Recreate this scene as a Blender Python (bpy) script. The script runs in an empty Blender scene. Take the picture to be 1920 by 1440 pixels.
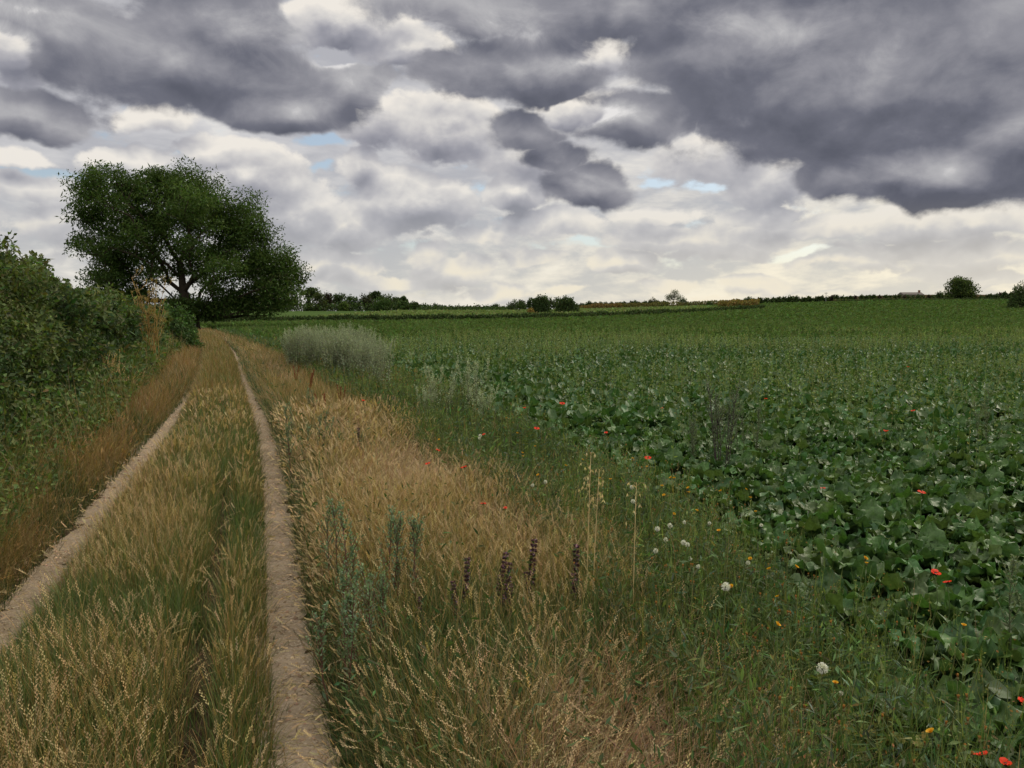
import bpy, math, random
import numpy as np
from math import sin, cos, tan, pi, radians, atan2, asin, sqrt
rnd = random.Random(7)
R = np.random.default_rng(11)
sc = bpy.context.scene
COL = sc.collection

# ------------------------------------------------------------------ camera
F_PX, CAM_H, HORIZON = 1507.0, 1.65, 585.0
PITCH = math.atan((720 - HORIZON) / F_PX)
cam = bpy.data.objects.new('camera', bpy.data.cameras.new('camera'))
COL.objects.link(cam)
cam.data.sensor_fit = 'HORIZONTAL'
cam.data.angle = 2 * math.atan(960 / F_PX)
cam.data.clip_start, cam.data.clip_end = 0.05, 20000
cam.location = (0, 0, CAM_H)
cam.rotation_euler = (pi / 2 - PITCH, 0, 0)
sc.camera = cam

# ------------------------------------------------------------------ exposure, sun
SUN_AZ, SUN_EL = radians(50), radians(38)
sc.view_settings.view_transform = 'Standard'
sc.view_settings.look = 'None'
sc.view_settings.exposure = 0.0
sc.view_settings.gamma = 1.0
sc.cycles.max_bounces = 5
sc.cycles.diffuse_bounces = 3
sc.cycles.glossy_bounces = 2
sc.cycles.transmission_bounces = 3
sc.cycles.transparent_max_bounces = 4
sun = bpy.data.objects.new('sun', bpy.data.lights.new('sun', 'SUN'))
COL.objects.link(sun)
sun.data.energy = 2.0
sun.data.angle = radians(14)
sun.data.color = (1.0, 0.9, 0.74)
sun.rotation_euler = (pi / 2 - SUN_EL, 0, pi - SUN_AZ)


# ------------------------------------------------------------------ node helper
class Nodes:
    def __init__(s, tree):
        s.t = tree
        tree.nodes.clear()

    def new(s, kind, ins=None, **props):
        n = s.t.nodes.new(kind)
        for k, v in props.items():
            setattr(n, k, v)
        for k, v in (ins or {}).items():
            s.put(n.inputs[k], v)
        return n

    def put(s, sock, v):
        if isinstance(v, bpy.types.NodeSocket):
            s.t.links.new(v, sock)
        elif v is not None:
            if sock.type == 'RGBA' and hasattr(v, '__len__') and len(v) == 3:
                v = (*v, 1)
            sock.default_value = v

    def m(s, op, a, b=None, c=None, clamp=False):
        n = s.new('ShaderNodeMath', operation=op, use_clamp=clamp)
        for i, v in enumerate((a, b, c)):
            if v is not None:
                s.put(n.inputs[i], v)
        return n.outputs[0]

    def vm(s, op, a, b=None, c=None):
        n = s.new('ShaderNodeVectorMath', operation=op)
        for i, v in enumerate((a, b, c)):
            if v is not None:
                s.put(n.inputs[i], v)
        return n.outputs['Value'] if op in ('LENGTH', 'DOT_PRODUCT', 'DISTANCE') else n.outputs[0]

    def noise(s, vec, scale, detail=6, rough=.55, lac=2.0, dist=0.0):
        return s.new('ShaderNodeTexNoise', {'Vector': vec, 'Scale': scale, 'Detail': detail, 'Roughness': rough, 'Lacunarity': lac, 'Distortion': dist}).outputs['Fac']

    def smooth(s, x, a, b, lo=0.0, hi=1.0):
        return s.new('ShaderNodeMapRange', {0: x, 1: a, 2: b, 3: lo, 4: hi}, interpolation_type='SMOOTHSTEP').outputs[0]

    def mix(s, f, a, b):
        n = s.new('ShaderNodeMix', data_type='RGBA')
        s.put(n.inputs[0], f); s.put(n.inputs[6], a); s.put(n.inputs[7], b)
        return n.outputs[2]

    def ramp(s, f, stops):
        n = s.new('ShaderNodeValToRGB', {0: f})
        e = n.color_ramp.elements
        while len(e) < len(stops):
            e.new(0.5)
        for k, (p, c) in enumerate(stops):
            e[k].position = p; e[k].color = (*c, 1)
        return n.outputs[0]


def ray(px, py):
    a, b = (px - 960) / F_PX, (720 - py) / F_PX
    return np.array((a, cos(PITCH) + b * sin(PITCH), -sin(PITCH) + b * cos(PITCH)))


def az_el(px, py):
    d = ray(px, py); d /= np.linalg.norm(d)
    return atan2(d[0], d[1]), asin(d[2])


# ------------------------------------------------------------------ sky: Nishita blue behind three decks of cloud
def make_sky():
    w = bpy.data.worlds.new('World')
    sc.world = w
    w.use_nodes = True
    N = Nodes(w.node_tree)
    d = N.new('ShaderNodeTexCoord').outputs['Generated']
    d = N.vm('NORMALIZE', d)
    xyz = N.new('ShaderNodeSeparateXYZ', {0: d})
    x, y, z = xyz.outputs
    el = N.m('ARCSINE', z)
    az = N.m('ARCTAN2', x, y)
    P = N.new('ShaderNodeCombineXYZ', {0: az, 1: el}).outputs[0]
    warp_n = N.new('ShaderNodeTexNoise', {'Vector': d, 'Scale': 9.0, 'Detail': 4.0, 'Roughness': .55}).outputs['Color']
    warp = N.vm('MULTIPLY', N.vm('SUBTRACT', warp_n, (.5, .5, .5)), (.085, .06, 0))
    PW = N.vm('ADD', P, warp)

    def blobs(pv, lst, floor):
        out = None
        for (cx, cy, rx, ry, s) in lst:
            a, e = az_el(cx, cy)
            a1, _ = az_el(cx + rx, cy); _, e1 = az_el(cx, cy - ry)
            ia, ie = 1 / abs(a1 - a), 1 / abs(e1 - e)
            v = N.vm('MULTIPLY_ADD', pv, (ia, ie, 0), (-a * ia, -e * ie, 0))
            c = N.m('MULTIPLY_ADD', N.vm('LENGTH', v), -s, s)
            out = c if out is None else N.m('MAXIMUM', out, c)
        return N.m('MAXIMUM', out, floor)

    sky = N.new('ShaderNodeTexSky', sky_type='NISHITA', sun_disc=False, sun_elevation=SUN_EL, sun_rotation=SUN_AZ, altitude=50, air_density=1.0, dust_density=1.2, ozone_density=1.0).outputs[0]
    blue = N.vm('MULTIPLY', sky, (.105, .105, .105))

    # --- high deck: long cream and grey streaks, flattened by distance
    zz = N.m('MAXIMUM', N.m('ADD', z, .09), .03)
    q = N.vm('DIVIDE', d, N.new('ShaderNodeCombineXYZ', {0: zz, 1: zz, 2: 1.0}).outputs[0])
    qw = N.vm('ADD', q, N.vm('MULTIPLY', warp, (2.2, 2.2, 0)))
    nA = N.noise(N.vm('MULTIPLY', qw, (.62, 1.0, .5)), 1.15, 8, .58)
    nA2 = N.noise(N.vm('MULTIPLY', d, (1.0, 1.0, 3.2)), 8.0, 7, .56, dist=.25)
    nA3 = N.noise(N.vm('MULTIPLY', d, (1.0, 1.0, 2.6)), 15.0, 7, .58, dist=.2)
    hi = N.smooth(el, .03, .20)
    fA = N.m('ADD', N.m('MULTIPLY', N.m('MULTIPLY_ADD', N.m('SUBTRACT', nA, nA3), N.m('MULTIPLY', hi, .8), nA3), .5), N.m('MULTIPLY', nA2, .5))
    holes = N.smooth(N.m('ADD', blobs(PW, HOLES, 0.0), N.m('MULTIPLY', N.m('SUBTRACT', N.noise(N.vm('MULTIPLY', d, (1, 1, 2.2)), 13.0, 8, .6), .5), 2.6)), .25, .75)
    covA = N.m('SUBTRACT', N.smooth(fA, .30, .40), N.m('MULTIPLY', holes, 1.0), clamp=True)
    low = N.smooth(el, .0, .22)          # 0 at the horizon
    right = N.smooth(az, -.35, .55)
    thin = N.mix(low, N.mix(right, (.72, .70, .66), (.94, .87, .70)), N.mix(right, (.64, .63, .64), (.76, .73, .69)))
    thick = N.mix(low, (.47, .49, .515), (.45, .45, .485))
    colA = N.mix(N.smooth(fA, .40, .57), thin, thick)
    colA = N.mix(N.m('MULTIPLY', N.smooth(fA, .44, .36), .8), colA, N.mix(right, (.86, .83, .78), (.98, .90, .72)))
    out = N.mix(N.m('MULTIPLY', covA, .97), N.mix(.22, blue, (.80, .86, .90)), colA)

    # unseen sky above the view, brightened to add light on the ground
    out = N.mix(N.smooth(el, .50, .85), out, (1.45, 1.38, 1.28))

    # --- cumulus decks
    def deck(lst, floor, up, amp, scale, zs, detail):
        def bump(off, det):
            dd = N.vm('ADD', d, (0, 0, off)) if off else d
            n = N.noise(N.vm('MULTIPLY', dd, (1, 1, zs)), scale, det, .60)
            b = N.noise(N.vm('MULTIPLY', dd, (1, 1, zs)), scale * 2.7, max(1, det - 3), .58, dist=.3)
            return N.m('MULTIPLY_ADD', N.m('SUBTRACT', n, .5), amp, N.m('MULTIPLY', N.m('SUBTRACT', b, .5), amp * .40))
        b0 = blobs(PW, lst, floor)
        b1 = blobs(N.vm('ADD', PW, (0, up, 0)), lst, floor)
        n0, n1 = bump(0, detail), bump(up * .6, 4)
        return N.m('ADD', b0, n0), N.m('SUBTRACT', b0, b1), N.m('SUBTRACT', n0, n1)

    grain = N.noise(N.vm('MULTIPLY', d, (1, 1, 1.5)), 15.0, 9, .66, dist=.5)
    fB, sB, lB = deck(MID_CLOUDS, -.5, .022, 1.45, 9.5, 1.35, 10)
    aB = N.smooth(fB, -.02, .20)
    tB = N.m('MULTIPLY_ADD', sB, .85, .50)
    tB = N.m('ADD', tB, N.m('MULTIPLY', lB, .85))
    tB = N.m('ADD', tB, N.smooth(fB, .0, .7, .16, -.12))
    tB = N.m('ADD', tB, N.m('MULTIPLY', N.m('SUBTRACT', grain, .5), .35), clamp=True)
    colB = N.ramp(tB, [(0.0, (.20, .205, .25)), (.3, (.32, .32, .365)), (.6, (.50, .49, .51)), (.82, (.70, .675, .65)), (1.0, (.87, .82, .75))])
    colB = N.mix(N.m('MULTIPLY', N.smooth(tB, .55, 1.0), N.m('MULTIPLY', N.m('SUBTRACT', 1.0, N.smooth(el, .02, .14)), .85)), colB, (.98, .85, .60))
    colB = N.mix(N.m('MULTIPLY', N.m('SUBTRACT', 1.0, low), .40), colB, (.62, .64, .65))
    out = N.mix(N.m('MULTIPLY', aB, .97), out, colB)

    gaps = N.smooth(N.m('ADD', blobs(PW, GLOW, 0.0), N.m('MULTIPLY', N.m('SUBTRACT', grain, .5), .5)), .0, .9)
    fC, sC, lC = deck(DARK_CLOUDS, -.7, .034, 1.25, 5.4, 1.4, 10)
    fC = N.m('SUBTRACT', fC, N.m('MULTIPLY', gaps, .58))
    aC = N.smooth(fC, -.04, .20)
    tC = N.m('MULTIPLY_ADD', sC, .62, DARK_BASE)
    tC = N.m('ADD', tC, N.m('MULTIPLY', lC, .74))
    tC = N.m('ADD', tC, N.smooth(fC, .0, .50, .22, 0.0))
    glow = N.noise(N.vm('MULTIPLY', d, (1, 1, 1.5)), 2.6, 4, .5, dist=.4)
    tC = N.m('ADD', tC, N.m('MULTIPLY', N.m('SUBTRACT', glow, .5), .55), clamp=True)
    tC = N.m('ADD', tC, N.m('MULTIPLY', gaps, .55))
    tC = N.m('ADD', tC, N.m('MULTIPLY', N.m('SUBTRACT', grain, .5), .42), clamp=True)
    colC = N.ramp(tC, [(0.0, (.108, .114, .146)), (.22, (.155, .160, .198)), (.5, (.285, .284, .318)), (.78, (.47, .465, .48)), (1.0, (.80, .78, .77))])
    out = N.mix(aC, out, colC)

    # warm light along the foot of the sky, strongest to the right where the cloud breaks
    out = N.mix(N.m('MULTIPLY', N.smooth(el, .13, .0), N.m('MULTIPLY_ADD', right, .34, .14)), out, (.97, .87, .66))
    # below the horizon the dome is only dull earth light
    out = N.mix(N.smooth(z, -.03, -.004), (.05, .055, .04), out)
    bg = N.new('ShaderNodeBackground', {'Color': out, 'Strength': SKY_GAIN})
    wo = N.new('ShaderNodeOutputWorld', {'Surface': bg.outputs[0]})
    w.cycles.sampling_method = 'MANUAL'
    w.cycles.sample_map_resolution = 512


SKY_GAIN = 1.0
DARK_BASE = .30
# clouds as the eye places them from the track: bearing and height given by a sight line, then the half-width, half-height and weight
DARK_CLOUDS = [
    (330, 110, 330, 120, 1.0), (520, 195, 190, 62, 1.0), (90, 60, 260, 110, .8), (70, 205, 180, 60, 1.0),
    (430, 40, 200, 110, .85), (650, 165, 110, 62, .75), 
    (860, 20, 260, 80, .62), (990, 120, 190, 90, .8), (880, 150, 130, 60, .6), (1180, 215, 150, 62, .9), (1270, 225, 70, 55, .8),
    (1640, 150, 560, 210, 1.25), (1760, 310, 330, 82, 1.15), (1420, 90, 330, 160, 1.0), (1400, 225, 150, 60, .8), (1930, 230, 300, 170, 1.2), (1600, 330, 130, 50, .8),
    (1100, 350, 105, 50, 1.0), (1060, 300, 105, 46, .85), (1000, 245, 110, 50, .8), (1130, 330, 70, 46, .8), (1180, 10, 300, 80, .75),
    (200, -190, 500, 180, .8), (1500, -160, 800, 220, 1.0), (850, -230, 400, 120, .6),
]
MID_CLOUDS = [
    (640, 50, 150, 60, .95), (1090, 205, 140, 56, .95), (20, 80, 150, 70, .9), (740, 95, 120, 40, .8), (1100, 105, 150, 40, .8),
    (790, 375, 130, 66, 1.05), (690, 325, 60, 42, .7), (470, 345, 110, 75, .95), (540, 405, 150, 70, .95), (650, 425, 110, 48, .85),
    (965, 372, 62, 40, .9), (850, 250, 150, 70, .75), (720, 230, 130, 50, .7), (1000, 300, 150, 60, .6),
    (840, 497, 90, 32, .85), (790, 465, 50, 40, .6), (1150, 492, 90, 34, .85), (1420, 528, 85, 26, .8), (930, 545, 60, 22, .6), (590, 490, 50, 34, .6),
    (1700, 415, 330, 40, .75), (1300, 440, 280, 34, .6), (1480, 340, 160, 60, .7), (1800, 470, 180, 34, .55), (1330, 300, 120, 50, .55), (120, 420, 150, 60, .6), (60, 350, 120, 40, .6), (300, 225, 90, 30, .7),
    (1580, 490, 200, 26, .5), (700, 530, 160, 22, .5), (1040, 430, 160, 28, .5),
    (1250, 400, 120, 24, .6), (1420, 405, 130, 22, .6), (1560, 430, 150, 26, .7), (1830, 420, 160, 30, .75), (1650, 465, 130, 20, .65), (1350, 470, 110, 18, .6), (1200, 440, 90, 20, .55), (1760, 505, 120, 22, .6), (1000, 480, 80, 20, .55), (900, 445, 70, 22, .55), (640, 500, 90, 26, .55), (1260, 540, 90, 16, .55), (1550, 545, 120, 14, .55), (1850, 525, 110, 16, .6), (1070, 545, 70, 14, .5), (240, 290, 120, 26, .6), (30, 290, 90, 22, .6), (420, 285, 110, 24, .6),
]
HOLES = [(485, 300, 50, 12, .8), (1010, 335, 40, 14, .9), (960, 425, 60, 12, .8), (330, 290, 70, 10, .8), (1240, 335, 40, 14, .8), (690, 300, 40, 14, .9), (100, 317, 150, 16, 1.0), (600, 270, 75, 20, 1.0), (590, 322, 75, 16, 1.0), (1310, 350, 70, 18, .9), (905, 362, 40, 26, .9), (1120, 460, 100, 16, .8), (1450, 470, 170, 12, .8), (780, 450, 40, 30, .7), (725, 105, 28, 14, .8)]
GLOW = [(625, 115, 80, 34, .9), (0, 75, 70, 60, 1.0), (40, 20, 120, 40, .35), (1100, 110, 130, 36, .55), (1090, 215, 110, 40, 1.0), (500, 70, 200, 70, .3), (1480, 60, 160, 60, .35), (1620, 120, 90, 60, .25), (1280, 260, 50, 26, .6), (770, 195, 120, 40, .7), (545, 20, 40, 50, .7), (740, 60, 130, 60, .45), (930, 40, 120, 40, .3), (1000, 60, 90, 40, .25), (1360, 40, 120, 50, .3)]
make_sky()


# ------------------------------------------------------------------ mesh helpers
def A(*v):
    return np.array(v, dtype=float)


def unit(v):
    return v / np.maximum(np.linalg.norm(v, axis=-1, keepdims=True), 1e-9)


def _hash(ix, iy, seed):
    h = (ix.astype(np.int64) * 374761393 + iy.astype(np.int64) * 668265263 + seed * 1442695041) & 0xffffffff
    h = ((h ^ (h >> 13)) * 1274126177) & 0xffffffff
    return ((h ^ (h >> 16)) & 0xffff) / 65535.0


def vnoise(x, y, seed=0):
    x = np.asarray(x, float); y = np.asarray(y, float)
    ix, iy = np.floor(x), np.floor(y)
    fx, fy = x - ix, y - iy
    fx = fx * fx * (3 - 2 * fx); fy = fy * fy * (3 - 2 * fy)
    a, b = _hash(ix, iy, seed), _hash(ix + 1, iy, seed)
    c, d = _hash(ix, iy + 1, seed), _hash(ix + 1, iy + 1, seed)
    return (a * (1 - fx) + b * fx) * (1 - fy) + (c * (1 - fx) + d * fx) * fy


def fbm(x, y, seed=0, o=4):
    s = 0; a = .5; n = 0
    for k in range(o):
        s = s + a * vnoise(x * 2 ** k + 17.3 * k, y * 2 ** k - 9.1 * k, seed + k); n += a; a *= .5
    return s / n


class Geo:
    """collects vertices, tris, quads and a colour per vertex, then links ONE mesh object"""

    def __init__(s):
        s.V, s.C, s.T, s.Q, s.n = [], [], [], [], 0

    def add(s, V, Q=None, T=None, C=(.5, .5, .5)):
        V = np.asarray(V, float).reshape(-1, 3)
        C = np.asarray(C, float)
        s.V.append(V); s.C.append(np.broadcast_to(C, V.shape) if C.ndim == 1 else C.reshape(-1, 3))
        if Q is not None and len(Q): s.Q.append(np.asarray(Q, np.int64).reshape(-1, 4) + s.n)
        if T is not None and len(T): s.T.append(np.asarray(T, np.int64).reshape(-1, 3) + s.n)
        s.n += len(V)

    def mesh(s, name, smooth=True):
        me = bpy.data.meshes.new(name)
        V = np.concatenate(s.V).astype(np.float32)
        C = np.concatenate(s.C).astype(np.float32)
        Q = np.concatenate(s.Q) if s.Q else np.zeros((0, 4), np.int64)
        T = np.concatenate(s.T) if s.T else np.zeros((0, 3), np.int64)
        me.vertices.add(len(V)); me.vertices.foreach_set('co', V.ravel())
        L = np.concatenate([Q.ravel(), T.ravel()]).astype(np.int32)
        me.loops.add(len(L)); me.loops.foreach_set('vertex_index', L)
        st = np.concatenate([np.arange(len(Q)) * 4, len(Q) * 4 + np.arange(len(T)) * 3]).astype(np.int32)
        me.polygons.add(len(st)); me.polygons.foreach_set('loop_start', st)
        me.polygons.foreach_set('use_smooth', np.full(len(st), smooth))
        at = me.attributes.new('col', 'FLOAT_COLOR', 'POINT')
        at.data.foreach_set('color', np.concatenate([C, np.ones((len(C), 1), np.float32)], 1).ravel())
        me.update(calc_edges=True)
        return me

    def build(s, name, mat, parent=None, smooth=True):
        me = s.mesh(name, smooth)
        me.materials.append(mat)
        o = bpy.data.objects.new(name, me)
        COL.objects.link(o)
        if parent: o.parent = parent
        return o


def tag(o, label=None, cat=None, group=None, kind=None):
    if label: o['label'] = label
    if cat: o['category'] = cat
    if group: o['group'] = group
    if kind: o['kind'] = kind
    return o


def thing(name, label, cat, loc=(0, 0, 0), group=None):
    o = bpy.data.objects.new(name, None)
    COL.objects.link(o)
    o.location = loc
    o.empty_display_size = .1
    return tag(o, label, cat, group)


def dup(root, loc, rz, sc_=1.0, label=None, group=None, tilt=(0, 0)):
    r = root.copy(); COL.objects.link(r)
    r.location = loc; r.rotation_euler = (tilt[0], tilt[1], rz); r.scale = (sc_, sc_, sc_)
    if label: r['label'] = label
    if group: r['group'] = group
    for ch in list(root.children):
        c = ch.copy(); COL.objects.link(c); c.parent = r
        for g in list(ch.children):
            e = g.copy(); COL.objects.link(e); e.parent = c
    return r


def first_or_dup(state, root, loc, rz, s=1.0, label=None, group=None, tilt=(0, 0)):
    """the first call for a prototype moves it into place itself, later calls copy it with its parts"""
    if root.name in state:
        return dup(root, loc, rz, s, label, group, tilt)
    state.add(root.name)
    root.location = loc; root.rotation_euler = (tilt[0], tilt[1], rz); root.scale = (s, s, s)
    if label: root['label'] = label
    if group: root['group'] = group
    return root


USED = set()


def strands(pos, az, L, w, lean, droop, c0, c1, seg=3, tip=.12, pw=1.6):
    """flat tapering blades: lean = start angle from upright, droop = added bend towards the tip"""
    pos = np.asarray(pos, float); n = len(pos)
    f = lambda v: np.broadcast_to(np.asarray(v, float), (n,)).astype(float)
    az, L, w, lean, droop = map(f, (az, L, w, lean, droop))
    dh = np.stack([np.cos(az), np.sin(az), np.zeros(n)], 1)
    sd = np.stack([-np.sin(az), np.cos(az), np.zeros(n)], 1)
    P = [pos]; step = L / seg
    for k in range(seg):
        th = lean + droop * ((k + .5) / seg)
        P.append(P[-1] + (dh * np.sin(th)[:, None] + A(0, 0, 1) * np.cos(th)[:, None]) * step[:, None])
    t = np.linspace(0, 1, seg + 1)
    V = np.zeros((n, seg + 1, 2, 3)); C = np.zeros((n, seg + 1, 2, 3))
    c0 = np.broadcast_to(np.asarray(c0, float), (n, 3)); c1 = np.broadcast_to(np.asarray(c1, float), (n, 3))
    for k in range(seg + 1):
        ww = w * (tip + (1 - tip) * (1 - t[k] ** pw)) * .5
        V[:, k, 0] = P[k] - sd * ww[:, None]; V[:, k, 1] = P[k] + sd * ww[:, None]
        C[:, k, :] = (c0 * (1 - t[k]) + c1 * t[k])[:, None]
    b = (np.arange(n) * (seg + 1) * 2)[:, None]
    q = np.concatenate([np.stack([b + 2 * k, b + 2 * k + 1, b + 2 * k + 3, b + 2 * k + 2], -1).reshape(-1, 1, 4) for k in range(seg)], 1)
    return V.reshape(-1, 3), q.reshape(-1, 4), C.reshape(-1, 3), P, dh


def cards(c, d, nrm, L, w, col, fold=.25):
    """folded leaf-shaped faces: base at c, pointing along d, facing nrm"""
    c = np.asarray(c, float); n = len(c)
    d = unit(np.broadcast_to(d, (n, 3))); nrm = np.broadcast_to(nrm, (n, 3))
    s = unit(np.cross(d, nrm)); up = np.cross(s, d)
    L = np.broadcast_to(np.asarray(L, float), (n,))[:, None]; w = np.broadcast_to(np.asarray(w, float), (n,))[:, None]
    V = np.stack([c, c + d * L * .45 + s * w * .5 + up * w * fold, c + d * L, c + d * L * .45 - s * w * .5 + up * w * fold], 1)
    b = (np.arange(n) * 4)[:, None]
    T = np.concatenate([b + A(0, 1, 2).astype(int), b + A(0, 2, 3).astype(int)], 0)
    col = np.broadcast_to(np.asarray(col, float), (n, 3))
    return V.reshape(-1, 3), T, np.repeat(col, 4, 0)


def rdir(n, up=0.0):
    v = R.normal(size=(n, 3)); v[:, 2] += up
    return unit(v)


def jit(col, n, hue=.12, val=.25):
    col = np.asarray(col, float)
    return np.clip(col * (1 + R.normal(0, hue, (n, 3))) * np.exp(R.normal(0, val, (n, 1))), .004, .9)


def pick(n, opts):
    """n random colours from [(weight, colour), ...]"""
    w = np.array([o[0] for o in opts], float); c = np.array([o[1] for o in opts], float)
    return c[R.choice(len(opts), n, p=w / w.sum())]


def tube(pts, rad, sides=6, cap=True):
    pts = np.asarray(pts, float); n = len(pts)
    rad = np.broadcast_to(np.asarray(rad, float), (n,))
    tg = unit(np.gradient(pts, axis=0))
    ref = A(0, 1, 0) if abs(tg[0][1]) < .8 else A(1, 0, 0)
    V = []
    for k in range(n):
        a = np.cross(tg[k], ref); a /= np.linalg.norm(a) + 1e-9
        b = np.cross(tg[k], a)
        th = np.arange(sides) * 2 * pi / sides
        V.append(pts[k] + rad[k] * (np.cos(th)[:, None] * a + np.sin(th)[:, None] * b))
    Q = [[k * sides + j, k * sides + (j + 1) % sides, (k + 1) * sides + (j + 1) % sides, (k + 1) * sides + j] for k in range(n - 1) for j in range(sides)]
    T = [[(n - 1) * sides, (n - 1) * sides + j, (n - 1) * sides + j + 1] for j in range(1, sides - 1)] if cap else []
    return np.concatenate(V), Q, T


def ball(c, r, sz=1.0, nu=8, nv=5):
    V, Q = [], []
    for j in range(nv + 1):
        a = -pi / 2 + pi * j / nv
        for i in range(nu):
            b = 2 * pi * i / nu
            V.append((c[0] + r * cos(a) * cos(b), c[1] + r * cos(a) * sin(b), c[2] + r * sz * sin(a)))
    for j in range(nv):
        for i in range(nu):
            Q.append((j * nu + i, j * nu + (i + 1) % nu, (j + 1) * nu + (i + 1) % nu, (j + 1) * nu + i))
    return np.array(V), Q


def tilt_about(V, e, a, b):
    """turn a flower head about the top of its stem"""
    V = V - e
    c, s = cos(a), sin(a)
    V = np.stack([V[:, 0], V[:, 1] * c - V[:, 2] * s, V[:, 1] * s + V[:, 2] * c], 1)
    c, s = cos(b), sin(b)
    return np.stack([V[:, 0] * c + V[:, 2] * s, V[:, 1], -V[:, 0] * s + V[:, 2] * c], 1) + e


# ------------------------------------------------------------------ materials
def veg(name, rough=.6, trans=.25, spec=.3, mottle=0.0, mscale=40):
    m = bpy.data.materials.new(name); m.use_nodes = True
    N = Nodes(m.node_tree)
    c = N.new('ShaderNodeAttribute', attribute_name='col').outputs['Color']
    if mottle:
        g = N.new('ShaderNodeNewGeometry').outputs['Position']
        k = N.noise(g, mscale, 4, .6)
        c = N.vm('MULTIPLY', c, N.ramp(k, [(.3, (1 - mottle,) * 3), (.7, (1 + mottle,) * 3)]))
    p = N.new('ShaderNodeBsdfPrincipled', {'Base Color': c, 'Roughness': rough, 'Specular IOR Level': spec})
    out = p.outputs[0]
    if trans:
        t = N.new('ShaderNodeBsdfTranslucent', {'Color': N.vm('MULTIPLY', c, (1.15, 1.2, .7))})
        out = N.new('ShaderNodeMixShader', {0: trans, 1: out, 2: t.outputs[0]}).outputs[0]
    N.new('ShaderNodeOutputMaterial', {'Surface': out})
    return m


M_GRASS = veg('dry_grass', .55, .3, .25)
M_LEAF = veg('leaf', .6, .32, .2)
M_TREE = veg('tree_leaf', .7, .3, .1)
M_BEET = veg('beet_leaf', .5, .22, .27, .28, 55)
M_CANOPY = veg('far_beet_leaf', .85, .25, .04)
M_STEM = veg('stem', .7, 0, .2)
M_BARK = veg('bark', .9, 0, .1, .3, 6)
M_PETAL = veg('petal', .6, .35, .15)
M_FLUFF = veg('seed_fluff', .9, .3, .05)
M_WALL = veg('weathered_wall', .9, 0, .1, .2, 1.5)


# ------------------------------------------------------------------ the lie of the land
def ipf(pts):
    ys = [p[0] for p in pts]; xs = [p[1] for p in pts]
    return lambda y: np.interp(y, ys, xs)


x_right = ipf([(-3, 1.2), (0, .17), (2.78, -.745), (3.93, -1.125), (5.24, -1.535), (7.81, -2.34), (11.51, -3.585), (18.42, -6.13), (33.3, -11.5), (45.4, -16.2), (60, -22.6), (80, -31.5), (110, -45)])
x_left = ipf([(-3, -.5), (0, -1.45), (2.6, -2.26), (4, -2.66), (4.82, -2.92), (6.72, -3.52), (8.07, -3.92), (11.5, -5.0), (15.5, -6.35), (18.4, -7.35), (23.7, -9.25), (33, -12.8), (45.4, -17.6), (60, -24), (80, -33), (110, -46.5)])
x_hedge = ipf([(-3, -.9), (0, -1.9), (5.75, -3.95), (11.5, -6.0), (23.7, -10.6), (40, -16.4), (62, -25.5), (110, -48)])
x_margin = ipf([(-3, 1.0), (0, .95), (2.78, .78), (3.62, .6), (4.92, .44), (6.54, -.04), (9.31, -1.0), (14.2, -2.93), (26.2, -7.3), (45.4, -15.2), (60, -21.6), (80, -30.6), (110, -44)])
x_beet = ipf([(-3, 2.2), (0, 2.05), (2.75, 1.90), (4.64, 1.74), (6.15, 1.50), (8, 1.1), (11.5, .25), (18.4, -2.2), (30, -6.6), (45, -14.2), (60, -20.6), (80, -29.8), (110, -43)])


def sstep(a, b, x):
    t = np.clip((x - a) / (b - a), 0, 1)
    return t * t * (3 - 2 * t)


def H(x, y):
    x = np.asarray(x, float); y = np.asarray(y, float)
    r = sstep(60, 340, y) * (2 + 4.2 * sstep(-20, 180, x))
    r = r - .42 * np.exp(-((y - 128) / 48) ** 2) * (1 - sstep(30, 100, x))      # a shallow dip before the far hedge
    r = r + 26 * sstep(520, 1500, y) * sstep(250, 700, x)            # a long hill far to the right
    near = 1 - sstep(45, 75, y)
    for f, wd in ((x_right(y), .19), (x_left(y), .19)):
        r = r - .055 * np.exp(-((x - f) / wd) ** 4) * near
    r = r - .03 * np.exp(-((x - x_right(y) + .42) / .12) ** 2) * near * (1 - sstep(6, 10, y))
    r = r + .05 * sstep(-.1, .7, x_left(y) - x) * near + .22 * sstep(.5, 1.6, x_left(y) - x) * near
    r = r + .05 * np.exp(-((x - (x_right(y) + .8)) / .5) ** 2) * near
    r = r + (fbm(x * .8, y * .8, 3, 3) - .5) * .07 * near
    return r


def Hs(x, y):
    return float(H(A(x), A(y))[0])


def spot(px, py, z=0.0):
    """the ground point under a sight line that meets the thing at height z above the ground"""
    d = ray(px, py)
    g = 0.0
    for _ in range(12):
        if d[2] > -1e-4:
            break
        s = (g + z - CAM_H) / d[2]
        g = Hs(d[0] * s, d[1] * s)
    s = (g + z - CAM_H) / d[2]
    return A(d[0] * s, d[1] * s, g)


def along(px, py, dist):
    """a point of a sight line at a given distance ahead"""
    d = ray(px, py)
    return A(0, 0, CAM_H) + d * dist / d[1]


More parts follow.
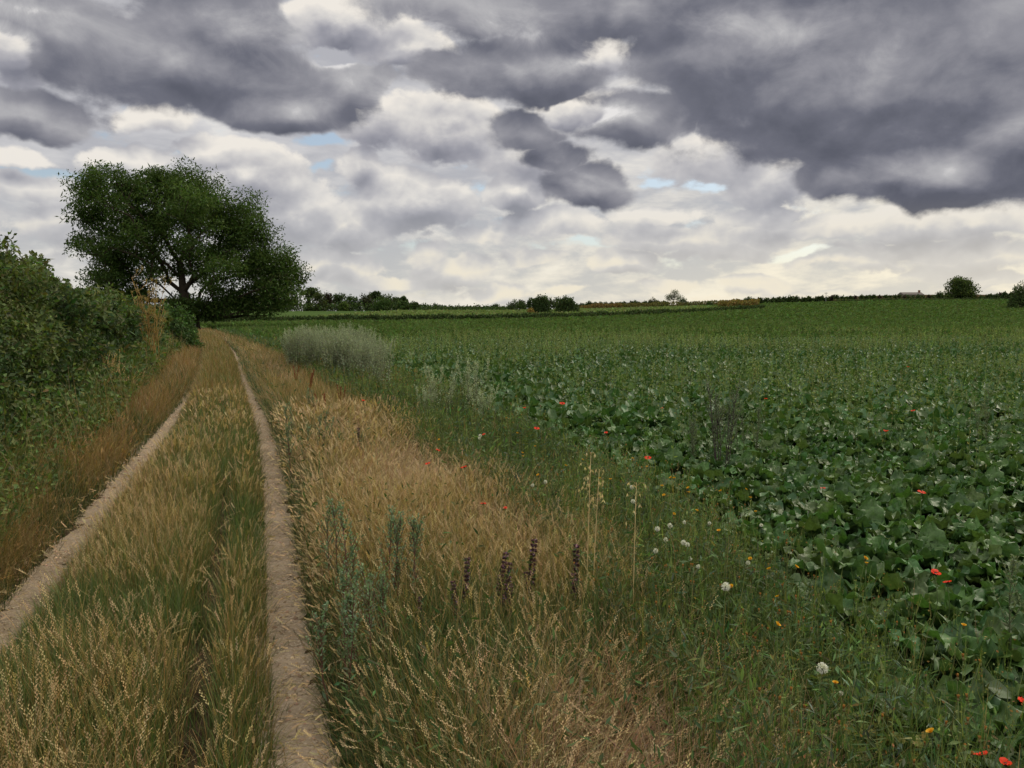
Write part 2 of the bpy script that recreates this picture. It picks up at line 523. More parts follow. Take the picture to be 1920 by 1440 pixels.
def scatter(fl, fr, y0, y1, dens, dref, p, lim=.70):
    """random ground points between two lines, thinning out with distance"""
    ys = np.geomspace(y0 + 1, y1 + 1, 160) - 1
    X, Y = [], []
    for a, b in zip(ys[:-1], ys[1:]):
        m = (a + b) / 2
        l = max(float(fl(m)), -lim * m - 1.0); r = min(float(fr(m)), lim * m + 1.0)
        if r <= l: continue
        k = R.poisson(dens * min(1, (dref / m) ** p) * (r - l) * (b - a))
        yy = R.uniform(a, b, k)
        L_ = np.maximum(fl(yy), -lim * m - 1.0); R_ = np.minimum(fr(yy), lim * m + 1.0)
        X.append(L_ + (R_ - L_) * R.uniform(0, 1, k)); Y.append(yy)
    return np.concatenate(X), np.concatenate(Y)


# ------------------------------------------------------------------ ground, path, fields (structure)
def ground_mat(name, kind):
    m = bpy.data.materials.new(name); m.use_nodes = True
    N = Nodes(m.node_tree)
    g = N.new('ShaderNodeNewGeometry').outputs['Position']
    big, mid, fine = N.noise(g, .35, 4), N.noise(g, 6, 6, .6), N.noise(g, 60, 6, .65)
    if kind == 'soil':
        c = N.ramp(mid, [(.3, (.030, .022, .014)), (.5, (.062, .045, .027)), (.7, (.10, .075, .045))])
        bump = N.m('ADD', mid, N.m('MULTIPLY', fine, .4)); dist = .05
    elif kind == 'dirt':
        blot = N.noise(g, 3.0, 5, .6)
        c = N.mix(N.smooth(blot, .35, .65), (.245, .190, .130), (.335, .265, .188))
        c = N.mix(N.smooth(fine, .48, .72), c, (.46, .38, .28))
        c = N.mix(N.smooth(N.noise(g, 22, 5, .65), .56, .70), c, (.17, .120, .078))
        vor = N.new('ShaderNodeTexVoronoi', {'Vector': N.vm('ADD', g, N.vm('MULTIPLY', N.new('ShaderNodeTexNoise', {'Vector': g, 'Scale': 9.0, 'Detail': 4.0}).outputs['Color'], (.16, .16, .16))), 'Scale': 11.0}, feature='DISTANCE_TO_EDGE').outputs['Distance']
        crack = N.smooth(vor, .0, .035)
        broken = N.smooth(N.noise(g, 4.5, 3), .50, .58)
        crack = N.m('MAXIMUM', crack, N.smooth(N.noise(g, 3.2, 3), .56, .40))
        c = N.mix(crack, N.vm('MULTIPLY', c, (.72, .70, .68)), c)
        bump = N.m('ADD', N.m('ADD', N.m('MULTIPLY', mid, .7), N.m('MULTIPLY', fine, .35)), N.m('MULTIPLY', crack, .25)); dist = .03
    else:
        a, b = ((.045, .085, .024), (.070, .105, .032)) if kind == 'crop' else ((.050, .088, .026), (.072, .108, .036))
        st = N.noise(N.vm('MULTIPLY', g, (.05, .35, .3)), 1.0, 5, .6)
        c = N.mix(N.smooth(st, .35, .65), a, b)
        c = N.mix(N.smooth(N.noise(g, 1.7, 6, .7), .45, .75), c, (.035, .068, .020))
        bump = N.noise(g, 2.2, 6, .7); dist = .25
    bp = N.new('ShaderNodeBump', {'Height': bump, 'Distance': dist, 'Strength': .9})
    p = N.new('ShaderNodeBsdfPrincipled', {'Base Color': c, 'Roughness': .95, 'Specular IOR Level': .0, 'Normal': bp.outputs[0]})
    N.new('ShaderNodeOutputMaterial', {'Surface': p.outputs[0]})
    return m


def sheet(name, xs, ys, mat, lift=0.0, keep=None, hfun=None):
    X, Y = np.meshgrid(xs, ys)
    Z = (hfun or H)(X, Y) + lift
    V = np.stack([X, Y, Z], -1).reshape(-1, 3)
    nx, ny = len(xs), len(ys)
    i = (np.arange(ny - 1)[:, None] * nx + np.arange(nx - 1)[None]).ravel()
    if keep is not None:
        k = keep((X[:-1, :-1] + X[1:, 1:]) / 2, (Y[:-1, :-1] + Y[1:, 1:]) / 2).ravel()
        i = i[k]
    g = Geo(); Q = np.stack([i, i + 1, i + nx + 1, i + nx], 1)
    used = np.unique(Q); mp = np.zeros(len(V), int); mp[used] = np.arange(len(used))
    g.add(V[used], mp[Q])
    return tag(g.build(name, mat), kind='structure')


GX = np.concatenate([-np.geomspace(4000, 14, 60), np.arange(-13.5, 7, .11), np.geomspace(7.2, 4000, 70)])
GY = np.concatenate([[-60, -30, -12, -6], np.arange(-3, 14, .11), np.geomspace(14.2, 60, 130), np.geomspace(60.6, 400, 110), np.geomspace(410, 6000, 50)])
sheet('ground', GX, GY, ground_mat('soil', 'soil'))
far_edge = lambda x: np.interp(x, [-160, -40, 0, 25, 72, 100, 110], [133, 133, 150, 175, 230, 246, 400])
M_CROP, M_MEADOW = ground_mat('crop', 'crop'), ground_mat('meadow', 'meadow')
sheet('crop_field', GX, GY, M_CROP, .006, lambda x, y: (y > 40) & (y < 600) & (x > x_beet(y) + .3) & (y < far_edge(x)) & (x < 420))
sheet('meadow', GX, GY, M_MEADOW, .006, lambda x, y: (y > 20) & (y < 3000) & ((y >= far_edge(x)) | (x < -36 - .3 * (y - 80))) & ~((x > x_hedge(y) - 1) & (y < 110)) & ~((y > 600) & (x > 200)))
M_DIRT = ground_mat('dirt', 'dirt')


def rut(fx, hw, y0, y1, seed):
    ys = np.concatenate([np.arange(y0, 9, .035), np.geomspace(9.05, y1, 260)])
    us = np.linspace(-1, 1, 25)
    c = fx(ys) + (fbm(ys * .9, ys * 0 + seed, seed, 3) - .5) * .10
    w = hw * (1 - .42 * sstep(11, 26, ys)) * (1 + (fbm(ys * 1.3, ys * 0 + 3.3, seed + 9, 4) - .5) * 1.3)
    X = c[:, None] + us[None] * w[:, None] * (1 + (fbm(ys[:, None] * 4 + us[None] * 0, us[None] * 1.5 + ys[:, None] * 0, seed + 4, 3) - .5) * .30 * np.abs(us[None]))
    Y = np.broadcast_to(ys[:, None], X.shape)
    Z = H(X, Y) + .006 + (fbm(X * 7, Y * 7, 31, 4) - .5) * .020 + (fbm(X * 30, Y * 30, 41, 2) - .5) * .006 + .004
    Z = Z - .004 * np.abs(us[None]) ** 6
    n, k = X.shape
    i = (np.arange(n - 1)[:, None] * k + np.arange(k - 1)[None]).ravel()
    g = Geo(); g.add(np.stack([X, Y, Z], -1), np.stack([i, i + 1, i + k + 1, i + k], 1))
    return tag(g.build('path', M_DIRT), kind='structure')


rut(x_right, .155, .6, 48, 5)
rut(lambda y: x_left(y), .145, .6, 24, 8)

# crumbs of soil and grit on the two ruts
g = Geo()
for f in (x_right, x_left):
    n = 1500
    y = 2 + 12 * R.uniform(0, 1, n) ** 1.6
    x = f(y) + R.normal(0, .10, n)
    r = np.exp(R.normal(-5.3, .45, n))
    z = H(x, y) + .012
    th = R.uniform(0, 6.28, n)
    base = A([-1, -1, -.6], [1, -1, -.6], [1, 1, -.6], [-1, 1, -.6], [-.6, -.5, .5], [.7, -.6, .4], [.5, .7, .6], [-.6, .6, .4])
    b = base[None] * r[:, None, None] * R.uniform(.6, 1.3, (n, 8, 3))
    V = np.stack([b[..., 0] * np.cos(th)[:, None] - b[..., 1] * np.sin(th)[:, None] + x[:, None], b[..., 0] * np.sin(th)[:, None] + b[..., 1] * np.cos(th)[:, None] + y[:, None], b[..., 2] + z[:, None]], -1)
    q = A([4, 5, 6, 7], [0, 1, 5, 4], [1, 2, 6, 5], [2, 3, 7, 6], [3, 0, 4, 7]).astype(int)
    g.add(V, (np.arange(n)[:, None, None] * 8 + q[None]).reshape(-1, 4), None, np.repeat(jit((.36, .26, .17), n, .05, .3), 8, 0))
tag(g.build('gravel', veg('grit', .95, 0, .1)), kind='stuff')


# ------------------------------------------------------------------ grasses (stuff)
STRAW, GOLD, RUST, OLIVE, GREEN, DARK = A(.46, .35, .18), A(.345, .225, .085), A(.245, .142, .062), A(.155, .142, .042), A(.066, .105, .028), A(.028, .050, .016)


def lod(y, d0=4.5, p=.85):
    return np.maximum(1, (y / d0)) ** p


def blade_field(g, x, y, L, w, lean, droop, c0, c1, az=None, seg=3):
    n = len(x)
    az = R.uniform(0, 2 * pi, n) if az is None else az
    V, q, C, P, dh = strands(np.stack([x, y, H(x, y) - .01], 1), az, L, w * lod(y), lean, droop, c0, c1, seg)
    g.add(V, q, None, C)
    return P, dh


def ears(g, P, dh, idx, col, k=9, size=.011, frac=.34, wide=.0045):
    """alternating spikelets up the last stretch of the chosen stems"""
    a, b = P[-2][idx], P[-1][idx]
    n = len(idx); ax = unit(b - a); ln = np.linalg.norm(b - a, axis=1)[:, None]
    sd = unit(np.cross(ax, dh[idx] + A(.01, .02, .03)))
    sc_ = lod(a[:, 1], 5, .8)
    for j in range(k):
        t = 1 - (1 - j / k) * frac * 1.9
        s = (1 if j % 2 else -1)
        V, T, C = cards(a + (b - a) * t, ax * 1.0 + sd * s * .55, np.cross(ax, sd), size * sc_ * R.uniform(.8, 1.25, n), wide * sc_, col * R.uniform(.8, 1.2, (n, 1)), .1)
        g.add(V, None, T, C)
    g_tip = b


def patch(x, y, s=.8, seed=0):
    return fbm(x * s, y * s, seed, 3)


def dens_keep(x, y, p):
    return R.uniform(0, 1, len(x)) < p


# --- the strip between the ruts
g = Geo()
L0 = lambda y: x_left(y) + .11 - .15 * sstep(10, 19, y)
R0 = lambda y: x_right(y) - .115 + .05 * sstep(12, 26, y)
x, y = scatter(L0, R0, 1.7, 75, 6500, 4.5, 1.75)
hol = np.exp(-((x - (x_right(y) - .42)) / .085) ** 2) * (1 - sstep(5.5, 9, y))
edge = np.minimum(x - L0(y), R0(y) - x)
k = R.uniform(0, 1, len(x)) > hol * (.15 + 1.0 * patch(x, y, 2.2, 14))
x, y, edge, hol = x[k], y[k], edge[k], hol[k]
n = len(x)
pz = patch(x, y, 1.3, 51)
gold = np.clip(.22 + 1.3 * (pz - .45) + .42 * sstep(5, 16, y), .08, .96)
isg = R.uniform(0, 1, n) < gold
rim = sstep(.0, .22, edge)
L = np.where(isg, R.uniform(.22, .42, n), R.uniform(.14, .33, n)) * (.45 + .55 * rim) * (.46 + .54 * sstep(.0, .38, x - L0(y))) * (.75 + .6 * patch(x, y, 2.6, 5)) * (1 - .6 * hol)
away = np.where(x > (L0(y) + R0(y)) / 2, 0.0, pi) + R.normal(0, 1.1, n)
azv = np.where(R.uniform(0, 1, n) < .5 * (1 - rim) + .15, away, R.uniform(0, 2 * pi, n))
c0 = np.where(isg[:, None], jit(OLIVE * .9, n), jit(DARK * 1.25, n))
c1 = np.where(isg[:, None], jit(pick(n, [(5, GOLD), (2, STRAW * .8), (3, RUST * .9), (2, OLIVE)]), n), jit(GREEN * 1.15 + OLIVE * .25, n))
P, dh = blade_field(g, x, y, L, np.where(isg, .0026, .0036), R.uniform(.0, .32, n), R.gamma(2, .26, n), c0, c1, azv)
sel = np.where(isg & (y < 14) & (L > .2) & (R.uniform(0, 1, n) < .40))[0]
ears(g, P, dh, sel, jit(STRAW * .75 + GOLD * .25, len(sel), .06, .2))
tag(g.build('track_grass', M_GRASS), 'olive and golden seeding grass growing between the two wheel ruts', 'grass', kind='stuff')

# --- left verge between the rut and the hedge foot
g = Geo()
L1 = lambda y: x_hedge(y) - .3
R1 = lambda y: x_left(y) - .09 + .16 * sstep(10, 19, y)
x, y = scatter(L1, R1, 3.0, 75, 6000, 4.5, 1.7)
n = len(x)
u = np.clip((R1(y) - x) / np.maximum(R1(y) - L1(y), .1), 0, 1)
pz = patch(x, y, .9, 71)
dry = np.clip(.66 - .62 * sstep(.48, 1.05, u) + 1.9 * (pz - .5) + .15 * sstep(8, 16, y), .05, .92) * sstep(-.02, .10, u * 1.2)
isg = R.uniform(0, 1, n) < dry
L = np.where(isg, R.uniform(.25, .52, n), R.uniform(.16, .42, n)) * (.4 + .6 * sstep(.0, .22, R1(y) - x))
c0 = np.where(isg[:, None], jit(OLIVE * .7 + RUST * .25, n), jit(DARK, n))
c1 = np.where(isg[:, None], jit(pick(n, [(5, RUST * 1.15), (4, GOLD * .9), (1, STRAW * .8)]), n), jit(GREEN, n))
P, dh = blade_field(g, x, y, L, .003, R.uniform(.05, .65, n), R.gamma(2, .34, n), c0, c1)
sel = np.where(isg & (y < 11) & (R.uniform(0, 1, n) < .15))[0]
ears(g, P, dh, sel, jit(GOLD, len(sel)))
tag(g.build('verge_grass', M_GRASS), 'rusty brown dry grass on the verge below the hedge', 'grass', kind='stuff')

# --- right verge: tall golden grass, green at the rut, lodged straw in places
g = Geo()
L2 = lambda y: x_right(y) + .115 - .05 * sstep(12, 26, y)
R2 = lambda y: x_margin(y) + .15
x, y = scatter(L2, R2, 1.6, 75, 5600, 4.5, 1.7)
n = len(x)
u = x - L2(y)
nearend = 1 - sstep(3.6, 5.2, y + 1.0 * (patch(x, y, 1.2, 8) - .5))
straw_corner = np.clip(1.45 - np.hypot((x - .62) / .60, (y - 2.55) / .62), 0, 1)
lodge = np.clip(1.2 - np.hypot((x + .95) / .75, (y - 8.2) / 1.9), 0, 1) + straw_corner * 1.1
lodge = lodge + .8 * np.clip(1 - np.abs(x - x_margin(y) + .75) / .5, 0, 1) * np.clip(3 * (patch(x, y, .8, 66) - .42), 0, 1) * (y > 5)
lodge = np.clip(lodge + np.clip(1 - np.hypot((x - .1) / .5, (y - 5.6) / 1.0), 0, 1) * .5, 0, 1)
dry = np.clip(.76 + 1.6 * (patch(x, y, 1.1, 91) - .5) - .30 * nearend * (1 - straw_corner) + lodge, .1, .985) * sstep(.0, .30, u + .05)
isg = R.uniform(0, 1, n) < dry
L = np.where(isg, R.uniform(.26, .50, n), R.uniform(.18, .38, n)) * (.40 + .60 * sstep(.0, .35, u))
lean = R.uniform(.05, .45, n) + lodge * R.uniform(.3, 1.15, n)
c0 = np.where(isg[:, None], jit(OLIVE * .9 + RUST * .2, n), jit(DARK * 1.2, n))
pal = [(3, GOLD * .92), (3, GOLD * .4 + STRAW * .5), (4, RUST), (2, OLIVE)]
palL = [(2, GOLD * .7 + STRAW * .3), (4, STRAW * .92), (3, A(.42, .27, .15)), (1, RUST)]
ct = np.where((R.uniform(0, 1, n) < lodge)[:, None], pick(n, palL), pick(n, pal))
ct = np.where((R.uniform(0, 1, n) < .40 * nearend * (1 - straw_corner))[:, None], OLIVE * 1.1, ct)
c1 = np.where(isg[:, None], jit(ct, n) * (.62 + .76 * patch(x, y, .9, 33))[:, None], jit(GREEN * 1.1, n))
c0 = np.where((lodge > .35)[:, None] & isg[:, None], c1 * .75, c0)
azv = np.where(u < .3, pi + R.normal(0, .9, n), R.uniform(0, 2 * pi, n))
azv = np.where(R.uniform(0, 1, n) < lodge * .6, R.normal(.3, .8, n), azv)
P, dh = blade_field(g, x, y, L, np.where(isg, .0026, .0038), lean, R.gamma(2, .32, n), c0, c1, azv, 4)
sel = np.where(isg & (y < 12) & (R.uniform(0, 1, n) < .34 - .22 * lodge))[0]
ears(g, P, dh, sel, jit(STRAW * .8 + GOLD * .2, len(sel), .06, .2))
tag(g.build('golden_grass', M_GRASS), 'tall golden seeding grass beside the right wheel rut', 'grass', kind='stuff')

# --- fringe that hangs over the ruts
g = Geo()
for f, sgn, off, m in ((x_right, 1, .135, 2600), (x_right, -1, .125, 2400), (x_left, 1, .170, 1500), (x_left, -1, .155, 2000)):
    y = 1.8 + 26 * R.uniform(0, 1, m) ** 1.9
    x = f(y) + sgn * (off * (1 - .35 * sstep(12, 26, y)) + R.normal(.02, .035, m))
    gold_ = R.uniform(0, 1, m) < .38
    az = np.where(R.uniform(0, 1, m) < .72, (pi if sgn > 0 else 0.0), R.uniform(0, 6.28, m)) + R.normal(0, .6, m)
    c1 = np.where(gold_[:, None], jit(GOLD * .6 + STRAW * .4, m), jit(GREEN * .9, m))
    c0 = np.where(gold_[:, None], jit(OLIVE * .8, m), jit(DARK * 1.1, m))
    P, dh = blade_field(g, x, y, np.where(gold_, R.uniform(.14, .34, m), R.uniform(.06, .17, m)), np.where(gold_, .0026, .0040), R.uniform(.2, .8, m), R.uniform(.4, 1.3, m), c0, c1, az, 4)
    sel = np.where(gold_ & (y < 9) & (R.uniform(0, 1, m) < .55))[0]
    ears(g, P, dh, sel, jit(STRAW * .75 + GOLD * .25, len(sel), .06, .2))
tag(g.build('rut_fringe_grass', M_GRASS), 'green and straw blades hanging over the edges of the bare ruts', 'grass', kind='stuff')

# --- stray straws fallen over the ruts and bare spots
g = Geo()
y = 2 + 12 * R.uniform(0, 1, 900) ** 1.5
x = np.where(R.uniform(0, 1, 900) < .65, x_right(y), x_left(y)) + R.normal(0, .11, 900)
V, q, C, P, dh = strands(np.stack([x, y, H(x, y) + .014], 1), R.uniform(0, 6.28, 900), R.uniform(.02, .10, 900), .0022 * lod(y), R.uniform(1.35, 1.6, 900), .1, jit(GOLD * .8, 900), jit(STRAW * .8, 900), 2)
g.add(V, q, None, C)
tag(g.build('loose_straw_litter', M_GRASS), 'bits of dead straw lying on the bare ruts', 'straw', kind='stuff')


# ------------------------------------------------------------------ sugar beet
def beet_leaf(az, L, w, lean, droop, col, nu=5, nv=9, pet=.35):
    fine = 1.0 if nv > 9 else .35
    """one wavy glossy leaf on its stalk, as arrays"""
    t = np.linspace(0, 1, nv)
    th = lean + droop * np.maximum(0, (t - .2)) ** 1.3
    st = L / (nv - 1)
    r = np.concatenate([[0], np.cumsum(np.sin(th[:-1]) * st)]); z = np.concatenate([[0], np.cumsum(np.cos(th[:-1]) * st)])
    nr, nz = -np.cos(th), np.sin(th)                       # upper face of the blade
    tb = np.clip((t - pet) / (1 - pet), 0, 1)
    half = w * .5 * np.clip(np.sin(pi * np.clip(tb, 0, 1) ** .72) ** .75, .0, 1) + .007
    half[-1] = .006
    u = np.linspace(-1, 1, nu)
    ph, fr = rnd.uniform(0, 6), rnd.uniform(1.8, 2.8) * (.55 + .45 * fine)
    wave = (np.abs(u)[None] ** 1.5) * np.sin(tb[:, None] * fr * 6.28 + ph + u[None] * 1.4) * w * .15 * (tb[:, None] > 0) + (np.abs(u)[None]) * w * .13
    wave = wave + R.normal(0, .0045 * fine, wave.shape) * (tb[:, None] > 0) + .014 * fine * np.sin(tb[:, None] * 21 + ph) * np.cos(u[None] * 5 + ph) * (tb[:, None] > 0)
    R_ = r[:, None] + nr[:, None] * wave; Z_ = z[:, None] + nz[:, None] * wave
    S_ = u[None] * half[:, None] * (1 + .08 * fine * np.sin(tb[:, None] * 19 + ph) * np.abs(u[None]))
    X = R_ * cos(az) - S_ * sin(az); Y = R_ * sin(az) + S_ * cos(az)
    V = np.stack([X, Y, Z_], -1).reshape(-1, 3)
    i = (np.arange(nv - 1)[:, None] * nu + np.arange(nu - 1)[None]).ravel()
    Q = np.stack([i, i + 1, i + nu + 1, i + nu], 1)
    rib = np.exp(-(u / .18) ** 2)[None] * np.ones((nv, 1)) * .8
    rib = np.maximum(rib, (tb[:, None] == 0) * 1.0)
    C = col * (1 - rib[..., None] * .5) + A(.10, .17, .055) * rib[..., None] * .5
    return V, Q, C.reshape(-1, 3)


BEET = A(.058, .120, .036)


def beet_geo(n_leaf, nu, nv, size):
    g = Geo()
    for k in range(n_leaf):
        f = k / n_leaf
        az = k * 2.4 + rnd.uniform(-.4, .4)
        V, Q, C = beet_leaf(az, size * rnd.uniform(.25, .38) * (1 - .25 * (f > .7)), size * rnd.uniform(.105, .155), .95 - .75 * f + rnd.uniform(-.15, .2), rnd.uniform(.5, 1.5), BEET * rnd.uniform(.7, 1.35) * A(rnd.uniform(.8, 1.3), 1, rnd.uniform(.7, 1.2)), nu, nv)
        V[:, 2] -= .01
        g.add(V, Q, None, C)
    return g


bx, by = [], []
rowdir = A(-.36, 1.0) / np.hypot(.36, 1)
side = A(rowdir[1], -rowdir[0])
for i in range(-30, 215):
    for j in range(-8, 250):
        p = side * (i * .42) + rowdir * (j * .22)
        bx.append(p[0]); by.append(p[1])
bx = np.array(bx) + R.normal(0, .05, len(bx)); by = np.array(by) + R.normal(0, .05, len(by))
k = (by > 1.9) & (by < 46) & (np.abs(bx) < .70 * by + 1.1) & (bx > x_beet(by) - .32 + R.normal(0, .22, len(bx))) & (R.uniform(0, 1, len(bx)) > .06)
bx, by = bx[k], by[k]
infr = np.abs(bx) < .66 * by + .15
order = np.argsort(by + (~infr) * 8)
bx, by = bx[order], by[order]
M_BEET_MESH = [beet_geo(rnd.randint(17, 22), 9, 18, s * 1.0).mesh('beet_plant') for s in (1.0, 1.08, .94, 1.02, .9, 1.12, 1.0)]
for me in M_BEET_MESH: me.materials.append(M_BEET)
NB = 298
for k in range(NB):
    o = bpy.data.objects.new('beet_plant', M_BEET_MESH[k % 7])
    COL.objects.link(o)
    o.location = (bx[k], by[k], Hs(bx[k], by[k]) - .01)
    o.rotation_euler = (R.normal(0, .06), R.normal(0, .06), R.uniform(0, 6.28))
    o.scale = (R.uniform(.86, 1.14),) * 3
    tag(o, 'broad glossy dark green beet plant standing among the near rows of its field', 'beet plant', 'beet plants in the near rows of the field')
lodm = []
for k in range(8):
    gg = beet_geo(12, 5, 7, .98); lodm.append((np.concatenate(gg.V), np.concatenate(gg.Q), np.concatenate(gg.C)))
g = Geo()
for k in range(NB, len(bx)):
    V, Q, C = lodm[k % 8]
    a = R.uniform(0, 6.28); s = R.uniform(.9, 1.2)
    c_, s_ = cos(a) * s, sin(a) * s
    W = np.stack([V[:, 0] * c_ - V[:, 1] * s_ + bx[k], V[:, 0] * s_ + V[:, 1] * c_ + by[k], V[:, 2] * s], 1)
    W[:, 2] += Hs(bx[k], by[k])
    g.add(W, Q, None, C * R.uniform(.8, 1.2))
# farther on only the leaf canopy is left
x, y = scatter(lambda y: x_beet(y) + .1, lambda y: 400, 44, 350, 28, 46, 1.8)
k = R.uniform(0, 1, len(x)) < np.where((y < far_edge(x) - 2) | (x > 100), 1, .7)
x, y = x[k], y[k]; n = len(x)
d = rdir(n, .3); d[:, 2] = np.abs(d[:, 2])
d[:, 2] *= 46 / y
d = unit(d)
V, T, C = cards(np.stack([x, y, H(x, y) + R.uniform(.0, .30, n) * (46 / y) ** .6], 1), d, rdir(n, 1.2), .28 * (y / 46) ** .7, .20 * (y / 46) ** .7, jit(np.where(((y > far_edge(x) + 1) & (x < 72))[:, None], A(.150, .200, .070), A(.075, .125, .034)), n, .1, .2))
g2 = Geo(); g2.add(V, None, T, C)
tag(g2.build('field_foliage', M_CANOPY), 'far green beet canopy reaching to the dark hedge and the right crest', 'beet leaves', kind='stuff')
tag(g.build('beet_foliage', M_BEET), 'green canopy of beet leaves behind the near rows of the field', 'beet leaves', kind='stuff')

# pale green weeds that stand above the beet leaves as a veil
g = Geo()
x, y = scatter(lambda y: x_beet(y) + .4, lambda y: 300, 5.5, 215, 60, 9, 1.15)
pz = fbm(x * .16, y * .16, 77, 3)
k = (R.uniform(0, 1, len(x)) < np.clip((pz - .28) * 2.4, .05, 1) * (.18 + .82 * sstep(8, 20, y))) & (y < far_edge(x) - 3)
x, y = x[k], y[k]; n = len(x)
Lw = R.uniform(.40, .78, n)
c1 = jit(A(.165, .215, .072), n, .1, .22)
V, q, C, P, dh = strands(np.stack([x, y, H(x, y)], 1), R.uniform(0, 6.28, n), Lw, .0036 * (y / 5) ** .66, R.uniform(0, .16, n), R.uniform(0, .25, n), jit(A(.05, .09, .025), n), c1, 3)
g.add(V, q, None, C)
for t in (.45, .6, .72, .84, .93):
    kk = y < 60
    m = kk.sum()
    c = (P[0] + (P[-1] - P[0]) * t)[kk]
    V, T, C = cards(c, rdir(m, .9), rdir(m, .4), (.060 - .036 * t) * (y[kk] / 6) ** .5, .013 * (y[kk] / 6) ** .45, c1[kk] * R.uniform(.7, 1.2, (m, 1)))
    g.add(V, None, T, C)
tag(g.build('tall_field_weeds', M_LEAF), 'pale green seeding weeds standing above the beet leaves', 'weeds', kind='stuff')

# --- weedy margin between the golden grass and the beet
g = Geo()
x, y = scatter(lambda y: x_margin(y) - .25, lambda y: x_beet(y) + .1, 1.7, 62, 1300, 4.5, 1.55)
n = len(x); hk = 1 - .6 * sstep(-.8, .0, x - x_beet(y))
c0 = jit(DARK, n); c1 = jit(pick(n, [(5, A(.078, .120, .034)), (3, A(.125, .170, .048)), (1.5, OLIVE), (.8, STRAW * .6)]), n)
V, q, C, P, dh = strands(np.stack([x, y, H(x, y)], 1), R.uniform(0, 6.28, n), R.uniform(.16, .52, n) * hk, .0042 * lod(y), R.uniform(0, .28, n), R.gamma(1.5, .15, n), c0, c1, 3)
g.add(V, q, None, C)
x, y = scatter(lambda y: x_margin(y) - .15, lambda y: x_beet(y) + .05, 1.7, 62, 5200, 4.5, 1.5)
n = len(x)
d = rdir(n, .25); zz = R.uniform(.0, 1, n) ** 1.4 * .36 * (1 - .55 * sstep(-.7, .0, x - x_beet(y)))
V, T, C = cards(np.stack([x, y, H(x, y) + zz], 1), d, rdir(n, 1.3), R.uniform(.025, .085, n) * lod(y, 5, .7), R.uniform(.005, .015, n) * lod(y, 5, .7), jit(pick(n, [(5, A(.060, .104, .036)), (3, A(.085, .130, .036)), (1, A(.12, .13, .04)), (1, A(.075, .115, .070))]), n, .12, .35) * (.5 + 1.0 * fbm(x * 2.1, y * 2.1, 29, 3))[:, None])
g.add(V, None, T, C)
x, y = scatter(lambda y: x_margin(y) - .1, lambda y: x_beet(y) + .2, 1.7, 40, 190, 4.5, 1.4)
k = R.uniform(0, 1, len(x)) < np.clip(2.2 * (fbm(x * 1.4, y * 1.4, 47, 3) - .28), .08, 1)
x, y = x[k], y[k]; n = len(x)
c1 = jit(pick(n, [(4, A(.17, .23, .06)), (2, A(.13, .17, .05)), (1, A(.22, .19, .08))]), n, .08, .2)
P, dh = blade_field(g, x, y, R.uniform(.34, .62, n) * (1 - .45 * sstep(-.6, .1, x - x_beet(y))), .0030, R.uniform(0, .22, n), R.uniform(0, .3, n), c1 * .6, c1, None, 3)
for q in range(4):
    t = R.uniform(.5, 1.0, n)[:, None]; bb = P[1] + (P[3] - P[1]) * np.clip((t - .33) / .67, 0, 1)
    V, q_, C, _, _ = strands(bb, R.uniform(0, 6.28, n), R.uniform(.05, .14, n), .0022 * lod(y), R.uniform(.3, .8, n), -.3, c1 * .8, c1, 2); g.add(V, q_, None, C)
    V, T, C = cards(bb + A(0, 0, .05), rdir(n, .8), rdir(n), .012 * lod(y), .007 * lod(y), jit(pick(n, [(3, A(.16, .20, .06)), (1, A(.24, .13, .05))]), n)); g.add(V, None, T, C)
tag(g.build('margin_weeds', M_LEAF), 'dark green lance-leaved weeds along the edge of the beet field', 'weeds', kind='stuff')

# a sparse green understorey in the dry verges
g = Geo()
x, y = scatter(lambda y: x_right(y) + .12, lambda y: x_margin(y), 1.6, 40, 420, 4.5, 1.5)
k = R.uniform(0, 1, len(x)) < np.clip(1.1 * (1 - sstep(2.8, 5.5, y)) + .8 * np.exp(-((x - x_right(y) - .28) / .16) ** 2) + 1.0 * (patch(x, y, 1.5, 17) > .51) * (1 - .75 * sstep(6, 13, y)), 0, 1)
x, y = x[k], y[k]; n = len(x)
V, T, C = cards(np.stack([x, y, H(x, y) + R.uniform(0, .40, n)], 1), rdir(n, .3), rdir(n, 1.2), R.uniform(.025, .065, n) * lod(y, 5, .45), R.uniform(.007, .016, n) * lod(y, 5, .45), jit(A(.060, .100, .030), n))
g.add(V, None, T, C)
# nettles and brambles at the hedge foot
x, y = scatter(lambda y: x_hedge(y) - 1.0, lambda y: x_hedge(y) + .45, 3.0, 62, 3600, 5, 1.5)
u = x - x_hedge(y); n = len(x)
top = np.clip(.75 - .70 * np.clip(u + .2, 0, 1) + .5 * (patch(x, y, 1.0, 23) - .5), .08, 1.0)
zz = R.uniform(0, 1, n) ** .7 * top
V, T, C = cards(np.stack([x, y, H(x, y) + zz], 1), rdir(n, .0), rdir(n, .9) + A(.5, -.5, 0), R.uniform(.035, .075, n) * lod(y, 6, .8), R.uniform(.018, .036, n) * lod(y, 6, .8), jit(pick(n, [(6, A(.072, .115, .033)), (3, A(.11, .16, .042)), (.8, A(.19, .17, .06))]), n))
g.add(V, None, T, C)
x, y = scatter(lambda y: x_hedge(y) - .7, lambda y: x_hedge(y) + .5, 3.0, 50, 260, 5, 1.4)
n = len(x)
V, q, C, P, dh = strands(np.stack([x, y, H(x, y)], 1), R.uniform(0, 6.28, n), R.uniform(.4, 1.05, n), .004 * lod(y), R.uniform(0, .3, n), R.uniform(.2, 1.1, n), jit(OLIVE * .8, n), jit(pick(n, [(3, OLIVE * 1.2), (3, STRAW * .75), (3, GREEN * 1.3)]), n), 4)
g.add(V, q, None, C)
